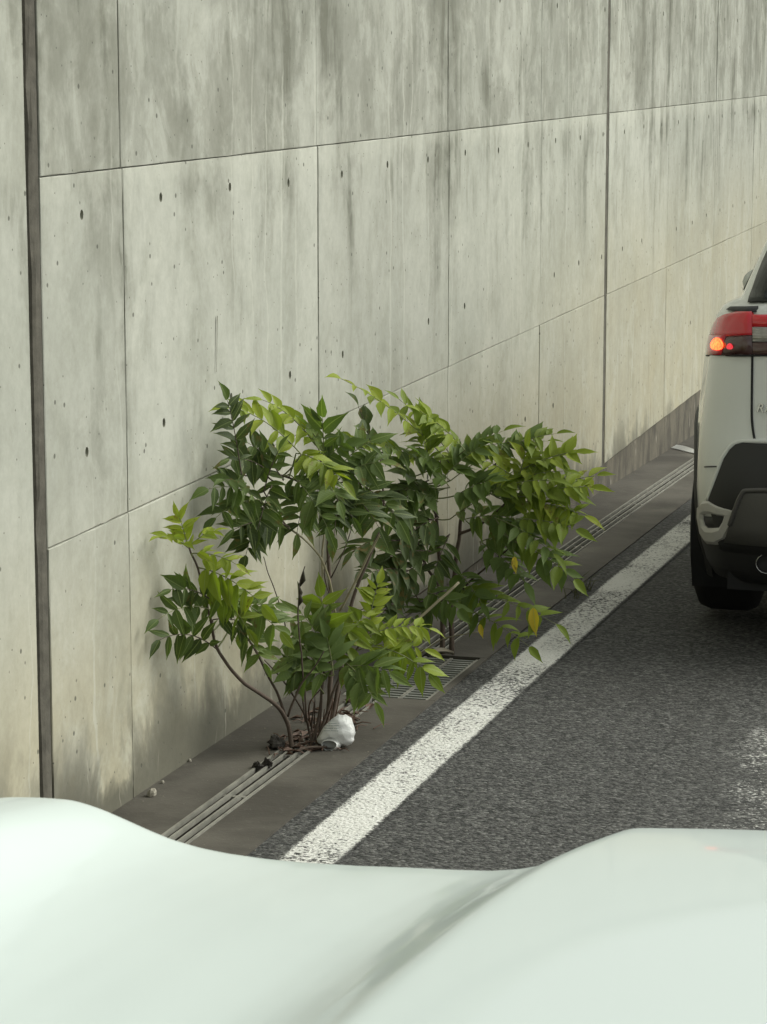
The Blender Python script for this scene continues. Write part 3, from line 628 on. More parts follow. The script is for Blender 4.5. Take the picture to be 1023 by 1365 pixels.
for pl in (pA, pB, pC):
    for tone, mb in STUFF.get(pl.name, [0, {}])[1].items():
        mb.build('inner_foliage', TONES[tone], pl, WLOC[pl.name], True)['kind'] = 'stuff'
print('leaflets', {k: v[0] for k, v in STUFF.items()})
# ------------------------------------------------------------------ litter
def blob(name, c, rx, ry, rz, mat, parent=None, seed=0, amp=.25, fr=3.0, nu=14, nv=9, ridged=False, smooth=True, rot=0.0, sit=True):
    rows = []
    for j in range(nv + 1):
        ph = -math.pi/2 + math.pi*j/nv; rr = []
        for i in range(nu):
            th = i*math.tau/nu; d = Vector((math.cos(th)*math.cos(ph), math.sin(th)*math.cos(ph), math.sin(ph)))
            q = mnoise.noise(d*fr + Vector((seed*3.1, seed, 0))); q = abs(q)*1.6 - .3 if ridged else q
            d = d*(1 + amp*q); z = d.z*rz
            if sit: z = max(z, -rz*.55)
            x, y = d.x*rx, d.y*ry
            rr.append((c[0] + x*math.cos(rot) - y*math.sin(rot), c[1] + x*math.sin(rot) + y*math.cos(rot), c[2] + z + (rz*.5 if sit else 0)))
        rows.append(rr)
    return MB().grid(rows, True).build(name, mat, parent, c, smooth)
# white crumpled bag with an open mouth and faint printed lines
s_ = NT('printed_white_plastic'); o = s_.obj(); x, y, z = s_.sep(o)[:]
n = s_.noise(o, 40.0, 4.0, 0.6); c = s_.mix(n, (0.68, 0.69, 0.66), (0.78, 0.79, 0.76))
lines = s_.step(s_.math('SINE', s_.mul(s_.add(z, s_.mul(x, -0.12)), 900.0)), 0.35, 0.7)
words = s_.step(s_.noise(s_.vec(s_.mul(x, 260.0), 0.0, s_.mul(z, 143.0)), 1.0, 1.0), 0.36, 0.46)
region = s_.mul(s_.mul(s_.step(x, -.030, -.026), s_.step(x, .026, .020)), s_.mul(s_.step(z, .052, .055), s_.step(z, .088, .084)))
c = s_.mix(s_.mul(s_.mul(s_.mul(lines, words), region), 0.75), c, (0.25, 0.29, 0.29))
M['bag'] = s_.pbr(c, 0.42, 0.0, s_.bump(s_.add(s_.mul(n, .5), s_.voro(o, 45.0)[0]), 0.6, 0.006), Subsurface_Weight=0.0)
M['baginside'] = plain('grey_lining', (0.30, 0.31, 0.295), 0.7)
b0 = ground(447, 998); b0.z = zg(b0.y) + .006
bag = empty('crumpled_bag', b0, 'crumpled white plastic bag with grey printed lines, lying by the sapling roots', 'litter')
RT = Vector((math.cos(YAW), math.sin(YAW), 0)); FWD = Vector((-math.sin(YAW), math.cos(YAW), 0))
def bp(u, v, d): return b0 + RT*u + Vector((0, 0, v)) + FWD*d             # right, up, away
rows = []
axis = [(-.052, .020, .004, .010), (-.048, .023, .014, .020), (-.034, .034, .028, .032), (-.014, .047, .042, .042), (.010, .055, .049, .046), (.032, .054, .048, .042), (.048, .048, .040, .034), (.056, .042, .022, .020), (.058, .041, .005, .004)]
for k, (u, v, rv, rd) in enumerate(axis):
    rr = []
    for i in range(26):
        a = i*math.tau/26; cr = mnoise.noise(Vector((math.cos(a)*1.6, math.sin(a)*1.6, k*.55))); cr2 = abs(mnoise.noise(Vector((math.cos(a)*3.4 + 5, math.sin(a)*3.4, k*.9))))
        f = 1 + .28*cr - .46*cr2
        vv = v + rv*f*math.sin(a); rr.append(bp(u + .006*cr, max(.001, vv), rd*f*math.cos(a)))
    rows.append(rr)
m = MB(); m.grid(rows, True); m.f.append(tuple(range(26))); m.f.append(tuple(8*26 + i for i in range(26)))
fixnormals(m.build('sack', M['bag'], bag, b0, True))
# the mouth: a rolled collar facing the road and camera
mc = bp(-.016, .016, -.043); ax = (FWD*-1 + RT*-.25 + Vector((0, 0, .1))).normalized(); ux = ax.cross(Vector((0, 0, 1))).normalized(); uz = ux.cross(ax)
rows = []
for (h, r) in ((-.030, .026), (-.012, .0225), (-.002, .0205), (.003, .0210), (.005, .0198), (.003, .0185), (-.003, .0170), (-.008, .013)):
    rows.append([mc + ax*h + (ux*math.cos(i*math.tau/20)*1.15 + uz*math.sin(i*math.tau/20)*.8)*r*(1 + .06*math.sin(3*i*math.tau/20)) for i in range(20)])
fixnormals(MB().grid(rows[:6], True).build('mouth', M['bag'], bag, mc, True))
m = MB().grid([[p for p in r] for r in rows[5:]], True); m.f.append(tuple(40 + i for i in range(20))); m.build('lining', M['baginside'], bag, mc, True)
# clods on the drain
M['clod'] = plain('wet_dirt', (0.030, 0.026, 0.020), 0.9, var=.5, sc=50.0, bump=.8)
M['dry'] = plain('dry_leaf', (0.16, 0.11, 0.07), 0.85, var=.5, sc=40.0, bump=.4)
M['chip'] = plain('pale_chip', (0.30, 0.28, 0.225), 0.85, var=.3, sc=50.0, bump=.4)
M['whitebit'] = plain('white_plastic', (0.72, 0.73, 0.70), 0.45, var=.05, bump=0)
for i, (px, py, rx, ry, rz, lab) in enumerate(((368, 1000, .026, .03, .022, 'dark clod of dirt against the sapling roots'), (357, 1024, .013, .022, .014, 'small black clod wedged in the drain slots beside another'),
        (344, 1027, .011, .018, .011, 'smallest black clod in the drain slots, outermost from the sapling'))):
    p = ground(px, py); p.z = zg(p.y) + .006; tag(blob('dirt_clod', p, rx, ry, rz, M['clod'], None, i, .95, 2.6, 12, 8, False, False, 0.6*i), lab, 'dirt')
p = ground(203, 1064); p.z = zg(p.y) + .006; tag(blob('stone_chip', p, .014, .016, .015, M['chip'], None, 5, .3, 2.0, 8, 5, False, False), 'pale stone chip on the gutter at the wall foot', 'stone')
for i, (px, py, q) in enumerate(((217, 1047, .006), (253, 1018, .006))):
    p = ground(px, py); p.z = zg(p.y) + .006; tag(blob('stone_chip', p, q, q, q, M['chip'], None, 8 + i, .3, 2.0, 8, 5, False, False), ('tiny pale crumb beside the stone chip at the wall foot', 'tiny pale crumb at the wall foot nearer the sapling')[i], 'stone')
# white strip of plastic by the far wall foot
a = ground(902, 599); b = ground(935, 607); a.z = zg(a.y) + .03; b.z = zg(b.y) + .03; d = (b - a); sd_ = Vector((0, 0, 1)).cross(d).normalized()
rows = [[a + d*t + sd_*(-.035) + Vector((0, 0, -.018)), a + d*t + Vector((0, 0, -.002 + .004*math.sin(t*5))), a + d*t + sd_*.035 + Vector((0, 0, -.020))] for t in [i/8 for i in range(9)]]
rows2 = [[p - Vector((0, 0, .004)) for p in r] for r in rows]
m = MB().grid(rows); m.grid(rows2); tag(fixnormals(m.build('plastic_strip', M['whitebit'], None, a)), 'white plastic strip lying at the foot of the far wall', 'litter')
# curled dry leaf on the edge of the grating
p = ground(588, 879); p.z = zg(p.y) + .012; rows = []
for i in range(7):
    t = i/6; wd = .022*math.sin(math.pi*min(.98, t + .04)); q = p + RT*(-.045 + .09*t) + Vector((0, 0, .012*math.sin(t*3)))
    rows.append([q + FWD*wd + Vector((0, 0, .014)), q, q - FWD*wd + Vector((0, 0, .010))])
tag(MB().grid(rows).build('dry_leaf', plain('pale_dry_leaf', (0.30, 0.27, 0.21), 0.8, var=.3, sc=50.0), None, p, True), 'pale curled dry leaf on the rim of the grating', 'leaf')
# fallen stick from the roots to the bag
p0 = ground(396, 1007); p1 = ground(436, 1002); p0.z = zg(p0.y) + .014; p1.z = zg(p1.y) + .014
tag(MB().tube(catmull([p0, p0.lerp(p1, .4) + Vector((0, 0, .006)), p1], 4), [.004]*8 + [.003], 6).build('fallen_stick', M['bark'], None, p0, True), 'short brown stick lying between the roots and the bag', 'stick')
# grass tuft at the slab joint near the white line
p = ground(772, 792); p.z = zg(p.y); tuft = MB(); rr_ = random.Random(3)
for i in range(26):
    q = p + Vector((rr_.uniform(-.03, .03), rr_.uniform(-.12, .12), -.005)); h = rr_.uniform(.03, .10); ln = Vector((rr_.uniform(-.03, .03), rr_.uniform(-.03, .03), h))
    tuft.tube([q, q + ln*.6, q + ln + Vector((ln.x, ln.y, -.01))], [.0022, .0016, .0004], 4)
tag(tuft.build('grass_tuft', plain('dry_grass', (0.10, 0.105, 0.05), .8), None, p), 'sparse dry grass tuft in the gutter joint by the white line', 'grass')
# leaf mould round the roots, grit along the wall foot and the slab edge
r2 = random.Random(11); mm = MB()
for i in range(200):
    px = r2.gauss(425, 38); py = 975 + r2.gauss(8, 15) - (px - 425)*.5
    if not (352 < px < 500 and 925 < py < 1010): continue
    p = ground(px, py); p.z = zg(p.y) + .009; a = r2.uniform(0, 6.28); L = r2.uniform(.02, .06); d = Vector((math.cos(a), math.sin(a), r2.uniform(-.05, .25)))*L
    if p.x < XW + .03 or p.x + d.x < XW + .02: continue
    if r2.random() < .6: mm.tube([p, p + d*.5 + Vector((0, 0, .006)), p + d], [.0022, .0018, .001], 4)
    else:
        sdv = d.cross(Vector((0, 0, 1))).normalized()*L*.3
        mm.grid([[p - d*.5, p - d*.5 + Vector((0, 0, .001)), p - d*.5], [p - sdv + Vector((0, 0, .008)), p, p + sdv + Vector((0, 0, .010))], [p + d*.5, p + d*.5 + Vector((0, 0, .001)), p + d*.5]])
tag(mm.build('leaf_mould', M['red_stalk'], None, ground(425, 980)), 'brown leaf mould and twigs round the sapling roots', 'leaf litter', None, 'stuff')
gm = MB()
for i in range(300):
    y = r2.uniform(5.2, 18)
    x = XW + abs(r2.gauss(0, .035)) + .004 if i % 2 else (XE + r2.gauss(0, .018) if r2.random() < .7 else r2.uniform(XW, XE))
    q = r2.uniform(.001, .0035); z = zg(y) + .006; b = len(gm.v)
    gm.v += [(x - q, y, z), (x, y - q, z), (x + q, y, z), (x, y + q, z), (x + q*.2, y, z + q*1.1)]; gm.f += [(b, b+1, b+4), (b+1, b+2, b+4), (b+2, b+3, b+4), (b+3, b, b+4)]
tag(gm.build('grit', plain('grit', (0.22, 0.205, 0.165), .9), None, (XW, 8, zg(8))), 'pale grit scattered along the gutter and wall foot', 'grit', None, 'stuff')
# ------------------------------------------------------------------ SUV ahead
def car_paint(name, c, rough=0.3):
    s = NT(name); P = s.obj(); n = s.noise(P, 3.0, 4.0, 0.6); dirt = s.mul(s.step(s.sep(P)[2], 0.75, 0.25), s.step(n, 0.35, 0.7))
    k = s.mix(s.mul(dirt, 0.35), c, (0.20, 0.19, 0.16))
    return s.pbr(k, rough, 0.0, None, Coat_Weight=1.0, Coat_Roughness=0.04)
M['paint'] = car_paint('pearl_white_paint', (0.70, 0.72, 0.67))
M['blackplastic'] = plain('black_plastic', (0.022, 0.022, 0.021), 0.5, var=0.15, bump=0.05)
M['greyplastic'] = plain('dark_grey_plastic', (0.085, 0.082, 0.072), 0.45, var=0.12, bump=0)
M['silver'] = plain('silver_trim', (0.52, 0.505, 0.46), 0.4, 0.15, 0.08, 6.0, 0)
M['chrome'] = plain('chrome', (0.6, 0.6, 0.58), 0.18, 1.0, 0.05, 6.0, 0)
M['glass'] = plain('dark_glass', (0.010, 0.012, 0.012), 0.05, 0.0, 0.05, 3.0, 0)
M['rubber'] = plain('tyre_rubber', (0.014, 0.014, 0.013), 0.85, var=0.3, sc=20.0)
M['seam'] = plain('seam_shadow', (0.012, 0.012, 0.012), 0.8, bump=0)
M['red'] = plain('red_lens', (0.62, 0.010, 0.022), 0.12, 0.0, 0.25, 8.0, 0, Coat_Weight=1.0, Coat_Roughness=0.03)
M['smoke'] = plain('smoked_lens', (0.075, 0.032, 0.028), 0.15, 0.0, 0.3, 40.0, 0, Coat_Weight=1.0, Coat_Roughness=0.03)
M['clear'] = plain('clear_lens', (0.34, 0.33, 0.30), 0.15, 0.2, 0.3, 50.0, 0, Coat_Weight=1.0, Coat_Roughness=0.03)
def glow_mat(name, base, em, strength):
    s = NT(name); o = s.obj(); n = s.noise(o, 90.0, 3.0, 0.6); c = s.mix(s.step(n, 0.38, 0.62), em, (em[0], em[1]*2.6, em[2]*2.0))
    return s.pbr(base, 0.2, 0.0, None, Emission_Color=c, Emission_Strength=strength)
M['lit'] = glow_mat('lit_lamp', (0.6, 0.05, 0.02), (1.0, 0.06, 0.015), 3.0)
M['lit2'] = glow_mat('lit_lamp_spill', (0.5, 0.03, 0.04), (1.0, 0.03, 0.05), 0.6)
CARX, CARY = -0.615, 9.03; SL = math.atan(0.0345)
suv = empty('suv', (CARX, CARY, zg(CARY) + 0.012), 'white SUV ahead with one rear lamp lit and black bumper', 'car')
suv.rotation_euler.x = -SL
CM = Matrix.Translation(Vector((CARX, CARY, zg(CARY) + 0.012))) @ Matrix.Rotation(-SL, 4, 'X'); CMI = CM.inverted()
def lobj(name, mb, mat, parent, smooth=True, fix=True):
    o = bpy.data.objects.new(name, mb.mesh(name, mat, smooth)); col.objects.link(o); o.parent = parent; WLOC[o.name] = Vector((0, 0, 0))
    if fix: fixnormals(o)
    return o
TW = [(.18, .79), (.30, .845), (.42, .862), (.55, .868), (.75, .872), (.92, .86), (1.03, .852), (1.10, .846), (1.16, .832), (1.195, .808), (1.225, .748), (1.40, .692), (1.58, .62), (1.66, .52), (1.69, .40)]
TR = [(.18, .14), (.30, .05), (.42, .015), (.55, .0), (.64, .02), (.80, .075), (1.0, .11), (1.10, .125), (1.16, .135), (1.195, .15), (1.225, .19), (1.40, .34), (1.58, .47), (1.66, .56), (1.69, .75)]
TF = [(.18, 4.42), (.30, 4.52), (.55, 4.58), (.80, 4.52), (.95, 4.38), (1.02, 3.95), (1.10, 3.5), (1.16, 3.35), (1.40, 2.95), (1.58, 2.6), (1.66, 2.3), (1.69, 1.9)]
LR = 1.2
def cw(z): return interp(TW, z)
def rear_y(x, z):
    t = min(1.0, abs(x)/cw(z)); return interp(TR, z) + LR*(1 - (1 - t**6)**(1/6))
def side_x(y, z, off=0.0):
    yr = interp(TR, z); wv = cw(z) + 0.045*smooth01((y - .35)/.5)*smooth01((1.2 - z)/.2)
    if y < yr + LR: wv *= (1 - max(0, (yr + LR - y)/LR)**6)**(1/6)
    yf = interp(TF, z)
    if y > yf - 1.3: wv *= max(0, 1 - max(0, (y - yf + 1.3)/1.3)**4)**(1/4)
    return wv + off
def surf(x, z, off=0.0, mir=False):
    lim = cw(z)*.99995; x = max(-lim, min(lim, x)); y = rear_y(x, z); e = 2e-4
    xi = x - math.copysign(e, x) if abs(x) > e else x + e
    fx = (rear_y(x, z) - rear_y(xi, z))/(x - xi); fz = (rear_y(x*cw(z + e)/cw(z), z + e) - y)/e
    n = Vector((fx, -1, fz*.6)).normalized(); p = Vector((x, y, z)) + n*off
    if mir: p.x = -p.x
    return p
def car_px(px, py, off=0.0):
    o = CMI @ EYE; d = (CMI.to_3x3() @ ray(px, py)); y = 0.15
    for _ in range(14):
        p = o + d*((y - o.y)/d.y); z = max(.1, min(1.68, p.z)); lim = cw(z)*0.99995
        y = 0.5*y + 0.5*(rear_y(max(-lim, min(lim, p.x)), z) - off)
    return p.x, p.z
RZ = (.87, .36, .355); FZ = (3.64, .36, .355)              # wheel centre y, z, radius
def body(zs_=None, nm='body', mt='paint'):
    m = MB(); zs = zs_ or [.40, .44, .48, .55, .60, .64, .70, .75, .80, .86, .92, .97, 1.03, 1.07, 1.10, 1.13, 1.16, 1.18, 1.195, 1.205, 1.215, 1.225, 1.28, 1.34, 1.40, 1.46, 1.52, 1.58, 1.62, 1.66, 1.69]
    rows = []
    for z in zs:
        yr, yf = interp(TR, z), interp(TF, z); half = []
        for i in range(19):
            th = (i/18)**0.75*math.pi/2; x = cw(z)*min(1, math.sin(th)**(1/3) if th > 0 else 0); y = rear_y(x, z)
            if i < 14: half.append((x, y))
        y0 = half[-1][1]; n = 40
        for i in range(1, n + 1):
            y = y0 + (yf - 0.001 - y0)*(i/n); half.append((max(0.0, side_x(y, z)), y))
        rows.append([(-x, y, z) for x, y in half] + [(x, y, z) for x, y in reversed(half)])
    m.grid(rows); m.v = m.v; n = len(rows[0]); t = (len(rows) - 1)*n; m.f.append(tuple(t + i for i in range(n))); m.f.append(tuple(reversed(range(n))))
    keep = []
    for f in m.f:
        c = sum((Vector(m.v[i]) for i in f), Vector())/len(f)
        if len(f) < 6 and any(math.hypot(c.y - a, c.z - b) < r + 0.045 and abs(c.x) > .55 for a, b, r in (RZ, FZ)): continue
        keep.append(f)
    m.f = keep
    return lobj(nm, m, M[mt], suv)
suv_body = body(); body([.23, .28, .34, .398], 'lower_cladding', 'blackplastic')
def patch(name, rows, mat, parent, off=0.006, nx=10, mirror=False, smooth=True, px=True):
    """a panel lying on the rear skin; rows = (y, left, right) in photo pixels; right None = centre line"""
    R2 = []
    for (py, a, b) in rows:
        if px:
            xa, za = car_px(a, py, off); 
            if b is None: xb, zb = 0.0, za
            else: xb, zb = car_px(b, py, off)
        else: (xa, xb), za, zb = (a, b), py, py
        R2.append((xa, za, xb, zb))
    m = MB(); sg = -1 if mirror else 1; out = []
    for (xa, za, xb, zb) in R2:
        r = []
        for i in range(nx + 1):
            t = (i/nx)**2.6; x = xa + (xb - xa)*t; z = za + (zb - za)*t
            r.append(surf(x, z, off, mirror))
        out.append(r)
    # close the rim back onto the body
    back = lambda p: Vector((p[0]*(1 - (off + .012)/.9), p[1] + off + 0.010, p[2]))
    out = [[back(p) for p in out[0]]] + out + [[back(p) for p in out[-1]]]
    out = [[back(r[0])] + r + [back(r[-1])] for r in out]
    m.grid(out); return lobj(name, m, mat, parent, smooth)
def bead(name, pts, mat, parent, r=0.004, off=0.004, mirror=False):
    P = []
    for (a, b) in pts:
        x, z = car_px(a, b, off); P.append(surf(x, z, off, mirror))
    return lobj(name, MB().tube(catmull(P, 4), r, 6), mat, parent)
for mir in (False, True):
    lamp = patch('tail_lamp', [(416, 984, 1003), (420, 968, 1003), (424, 960, 1003), (432, 955, 1003), (442, 951, 1003), (447, 950, 1003)], M['red'], suv, 0.012, 12, mir)
    patch('lower_lens', [(447.3, 950, 1002.8), (456, 947.5, 1002.8), (473, 946, 1002.8)], M['smoke'], lamp, 0.011, 12, mir)
    patch('edge_lens', [(447, 949, 971), (456, 946.8, 968), (466, 946, 966), (473.4, 945.8, 964)], M['red'], lamp, 0.0135, 10, mir)
    patch('inner_lens', [(420, 1004.5, 1104), (428, 1004.5, 1102), (436, 1004.5, 1100)], M['red'], lamp, 0.010, 8, mir)
    patch('reversing_lens', [(436.4, 1004.5, 1100), (446, 1004.5, 1096), (456, 1004.5, 1090)], M['clear'], lamp, 0.010, 8, mir)
    patch('dark_lens', [(456.4, 1004.5, 1090), (465, 1004.5, 1080), (473, 1004.5, 1070)], M['smoke'], lamp, 0.009, 8, mir)
    for k in range(5):
        bead('lens_rib', [(1005, 439.5 + k*3.6), (1045, 439.5 + k*3.6), (1090, 439.5 + k*3.6)], M['silver'], lamp, 0.0016, 0.0105, mir)
    if not mir:
        for nm, cx_, cy_, r_px, mt, of in (('lit_bulb', 960.5, 459.5, 8.3, 'lit', 0.017), ('lit_spill', 976, 462.5, 4.2, 'lit2', 0.0135)):
            m = MB(); ring = []
            for q in (1.0, .75, .4):
                rr = []
                for t in range(16):
                    a = t*math.pi/8; wob = 1 + .08*math.sin(3*a)
                    x, z = car_px(cx_ + r_px*q*wob*math.cos(a), cy_ + r_px*q*wob*math.sin(a), of); rr.append(surf(x, z, of + .004*(1 - q)))
                ring.append(rr)
            m.grid(ring, True); m.f.append(tuple(32 + t for t in range(16))); lobj(nm, m, M[mt], lamp)
    bead('lamp_gasket', [(944, 474.5), (975, 474.3), (1003, 474.3), (1050, 473.5), (1100, 473)], M['seam'], suv, 0.0032, 0.008, mir)
    patch('lamp_top_trim', [(409.5, 976, 1008), (413, 970, 1008), (416.5, 984, 1008)], M['blackplastic'], suv, 0.008, 6, mir)
    bead('tailgate_seam', [(1003.5, 414), (1003.5, 440), (1003.3, 474), (1002.6, 530), (1002.8, 560), (1005.5, 582), (1011, 605), (1019, 624), (1034, 642), (1060, 655)], M['seam'], suv, 0.0042, 0.0022, mir)
    bead('bumper_seam', [(925, 622.5), (940, 622.3), (961, 622)], M['greyplastic'], suv, 0.0028, 0.002, mir)
    patch('bumper_cladding', [(590.5, 992, None), (593, 982, None), (600, 974.5, None), (612, 967, None), (628, 961, None), (648, 953.5, None), (664, 947.5, None), (672, 946, None), (690, 952, None), (715, 958, None), (733, 962, None)], M['blackplastic'], suv, 0.010, 18, mir)
    bead('bumper_flange', [(1040, 589), (1005, 588.5), (988, 589), (977, 594), (969, 604), (962, 617), (957, 632), (951, 650), (945, 667)], M['paint'], suv, 0.010, 0.003, mir)
    patch('skid_plate', [(656, 1000, None), (661, 991, None), (680, 983, None), (700, 977, None), (722, 971, None)], M['greyplastic'], suv, 0.032, 14, mir)
    bead('skid_plate_edge', [(1060, 655.5), (1004, 655.5), (993, 660), (984, 680), (978, 700)], M['greyplastic'], suv, 0.008, 0.036, mir)
    # silver corner bezel
    outer = [(931.5, 690), (932, 676), (938, 669), (946, 667), (958, 674.5), (982, 681), (977, 700), (968, 720.5), (956, 728), (943, 727), (936, 715)]
    inner = [(938.5, 694), (938.5, 688), (943, 686.5), (950, 687.5), (957, 689), (965, 690), (963, 697), (959, 704), (952, 704.5), (944, 704.5), (940, 701)]
    m = MB(); loops = []
    for k, of in ((0, -0.010), (.02, 0.006), (.22, 0.017), (.75, 0.017), (.97, 0.008), (1.0, -0.03)):
        rr = []
        for (o, i_) in zip(outer, inner):
            a = o[0] + (i_[0] - o[0])*k; b = o[1] + (i_[1] - o[1])*k; x, z = car_px(a, b, 0.03); rr.append(surf(x, z, of, mir))
        loops.append(rr)
    m.grid(loops, True); bz = lobj('corner_bezel', m, M['silver'], suv, False)
    patch('bezel_recess', [(688, 938, 966), (697, 938, 964), (706, 941, 960)], M['blackplastic'], bz, 0.004, 5, mir)
    # exhaust
    x, z = car_px(1023, 751, 0.0); xs_ = -x if mir else x
    rows = [[(xs_ + r0*math.cos(t*math.pi/9), yy, z + r0*.9*math.sin(t*math.pi/9)) for t in range(18)] for yy, r0 in ((0.30, .034), (0.05, .036), (0.045, .038), (0.05, .0395), (0.30, .040))]
    lobj('exhaust_pipe', MB().grid(rows, True), M['chrome'], suv)
    # glasshouse
    patch('rear_quarter_trim', [(404, 998, 1026), (396, 1000, 1026), (384, 1004.5, 1031), (368, 1010, 1036), (350, 1017, 1043), (325, 1028, 1054), (300, 1038, 1064), (270, 1052, 1080)], M['glass'], suv, 0.006, 6, mir)
    patch('rear_window', [(404, 1027.5, None), (384, 1032.5, None), (350, 1044.5, None), (325, 1055.5, None), (300, 1065.5, None), (275, 1078, None)], M['glass'], suv, 0.008, 12, mir)
    sg = 1 if mir else -1
    rows = [[(sg*side_x(ya + (yb - ya)*i/16, z, 0.006), ya + (yb - ya)*i/16, z) for i in range(17)] for z, ya, yb in ((1.24, .62, 3.12), (1.28, .70, 3.0), (1.36, .80, 2.85), (1.46, .92, 2.65), (1.54, 1.05, 2.45))]
    lobj('side_window', MB().grid(rows), M['glass'], suv)
    for (wy, wz, wr) in (RZ, FZ):                             # wheels, arches
        rows = []
        for a in range(25):
            t = math.pi*(-.12 + 1.24*a/24); rr = []
            for r0, of in ((wr + .015, -.04), (wr + .02, .006), (wr + .075, .012), (wr + .09, .004), (wr + .10, -.01)):
                y_, z_ = wy + r0*math.cos(t), wz + r0*math.sin(t); rr.append((sg*(max(.80, side_x(y_, max(.24, z_))) + of), y_, z_))
            rows.append(rr)
        lobj('arch_cladding', MB().grid(rows), M['blackplastic'], suv)
        lobj('wheel_well', MB().grid([[(sg*x_, wy + (wr + .07)*math.cos(t*math.pi/12), wz + (wr + .07)*math.sin(t*math.pi/12)) for t in range(-2, 15)] for x_ in (.88, .55)]), M['seam'], suv)
        prof = [(.66, .20), (.665, wr - .06), (.68, wr - .015), (.71, wr), (.85, wr), (.885, wr - .012), (.902, wr - .05), (.900, wr - .10), (.885, .225), (.87, .215), (.86, .21)]
        rows = [[(sg*a, wy + b*math.cos(t*math.pi/20), wz + b*math.sin(t*math.pi/20)) for t in range(40)] for a, b in prof]
        wh = lobj('wheel', MB().grid(rows, True), M['rubber'], suv)
        rim = MB(); rim.grid([[(sg*a, wy + b*math.cos(t*math.pi/20), wz + b*math.sin(t*math.pi/20)) for t in range(40)] for a, b in ((.87, .215), (.83, .20), (.80, .06), (.84, .05), (.845, .001))], True)
        for k in range(5):
            a = k*math.tau/5; rim.tube([(sg*.845, wy + .04*math.cos(a), wz + .04*math.sin(a)), (sg*.868, wy + .205*math.cos(a), wz + .205*math.sin(a))], [.03, .022], 6)
        lobj('rim', rim, M['silver'], wh)
    # door mirror
    m = MB(); rows = []
    for i in range(9):
        t = i/8; cy = 3.05 + .10*t; k = (.001 + math.sin(math.pi*(0.12 + .88*(1 - t))/1.9))
        rows.append([(sg*(.965 + .115*k*math.cos(a*math.pi/8)*(1 if math.cos(a*math.pi/8) > 0 else .8)), cy, 1.15 + .075*k*math.sin(a*math.pi/8)) for a in range(16)])
    m.grid(rows, True); m.f.append(tuple(range(16))); mr = lobj('door_mirror', m, M['paint'], suv)
    g_ = MB(); g_.grid([[(sg*(.955 + .07*q*math.cos(a*math.pi/8)), 3.046, 1.15 + .05*q*math.sin(a*math.pi/8)) for a in range(16)] for q in (1, .01)], True); lobj('mirror_glass', g_, M['glass'], mr)
    lobj('mirror_arm', MB().tube([(sg*.80, 3.12, 1.09), (sg*.95, 3.10, 1.11)], .025, 8), M['blackplastic'], mr)
# underside, roof spoiler, number plate recess, badge
lobj('underbody', MB().box(-.70, .70, .16, 4.3, .20, .30), M['seam'], suv, False)
lobj('bumper_underside', MB().grid([[(-.74 + 1.48*i/20, .10 + LR*(1 - (1 - min(1, abs(-.74 + 1.48*i/20)/.80)**6)**(1/6)) + d, z) for i in range(21)] for d, z in ((-.06, .38), (-.05, .33), (.03, .29), (.14, .26), (.5, .25))]), M['blackplastic'], suv)
lobj('roof_spoiler', MB().grid([[(-.60 + 1.2*i/14, y_ + .10*abs(-.6 + 1.2*i/14)**2, z) for i in range(15)] for y_, z in ((.75, 1.672), (.40, 1.66), (.33, 1.645), (.36, 1.625), (.60, 1.60))]), M['paint'], suv)
cu = bpy.data.curves.new('badge_curve', 'FONT'); cu.body = 'RAV4'; cu.size = 0.044; cu.extrude = 0.003; cu.shear = 0.18; cu.space_character = 1.15
ft = bpy.data.objects.new('badge_curve', cu); col.objects.link(ft); bpy.context.view_layer.update()
me = bpy.data.meshes.new_from_object(ft.evaluated_get(bpy.context.evaluated_depsgraph_get())); bpy.data.objects.remove(ft)
me.name = 'badge'; me.materials.clear(); me.materials.append(M['chrome'])
bo = bpy.data.objects.new('badge', me); col.objects.link(bo); bo.parent = suv
bx_, bz_ = car_px(1008.5, 549, 0.004); bo.location = (bx_, rear_y(bx_, bz_) - 0.006, bz_)
tang = rear_y(bx_ + .06, bz_ + .02) - rear_y(bx_, bz_ + .02)
bo.rotation_euler = (R(90) - math.atan2(rear_y(bx_ + .05, bz_ + .03) - rear_y(bx_ + .05, bz_), .03), 0, math.atan2(tang, .06))
# ------------------------------------------------------------------ the car the picture is taken from: bonnet and wings
s_ = NT('white_bonnet_paint'); s_.pbr((0.575, 0.645, 0.61), 0.45, 0.0, None, Coat_Weight=0.45, Coat_Roughness=0.05, Coat_IOR=1.33, Specular_IOR_Level=0.25); M['white'] = s_.m
OCX = -0.05; HW = 0.965
def Yfront(X): return 2.17 - 0.20*((X - OCX)/HW)**2 - 0.10*((X - OCX)/HW)**6
sil = [(0, 1063), (45, 1063.5), (90, 1067), (120, 1076), (150, 1089), (185, 1105), (220, 1119), (260, 1131), (300, 1139), (350, 1146), (400, 1151), (470, 1155), (540, 1157.5), (600, 1160.5), (650, 1162), (690, 1159.5), (720, 1154), (760, 1140), (800, 1121), (826, 1108.5), (836, 1105), (850, 1104.5), (900, 1105), (960, 1106), (1023, 1108)]
tab = []
for (px, py) in sil:
    X = -0.5; r = ray(px, py)
    for _ in range(30): X = r.x*Yfront(X)/r.y
    tab.append((X, ZC + r.z*Yfront(X)/r.y))
XL, ZL = tab[0]
tab = [(OCX - HW - 0.02, ZL - 0.075), (OCX - HW, ZL - 0.030), (OCX - HW + 0.025, ZL - 0.008), (XL - 0.012, ZL - 0.001)] + [t for t in tab if t[0] < OCX - 0.06] + [(OCX, tab[-1][1] + 0.004)] if XL > OCX - HW + 0.04 else [(OCX - HW - 0.02, ZL - 0.06)] + [t for t in tab if t[0] < OCX - 0.06] + [(OCX, tab[-1][1] + 0.004)]
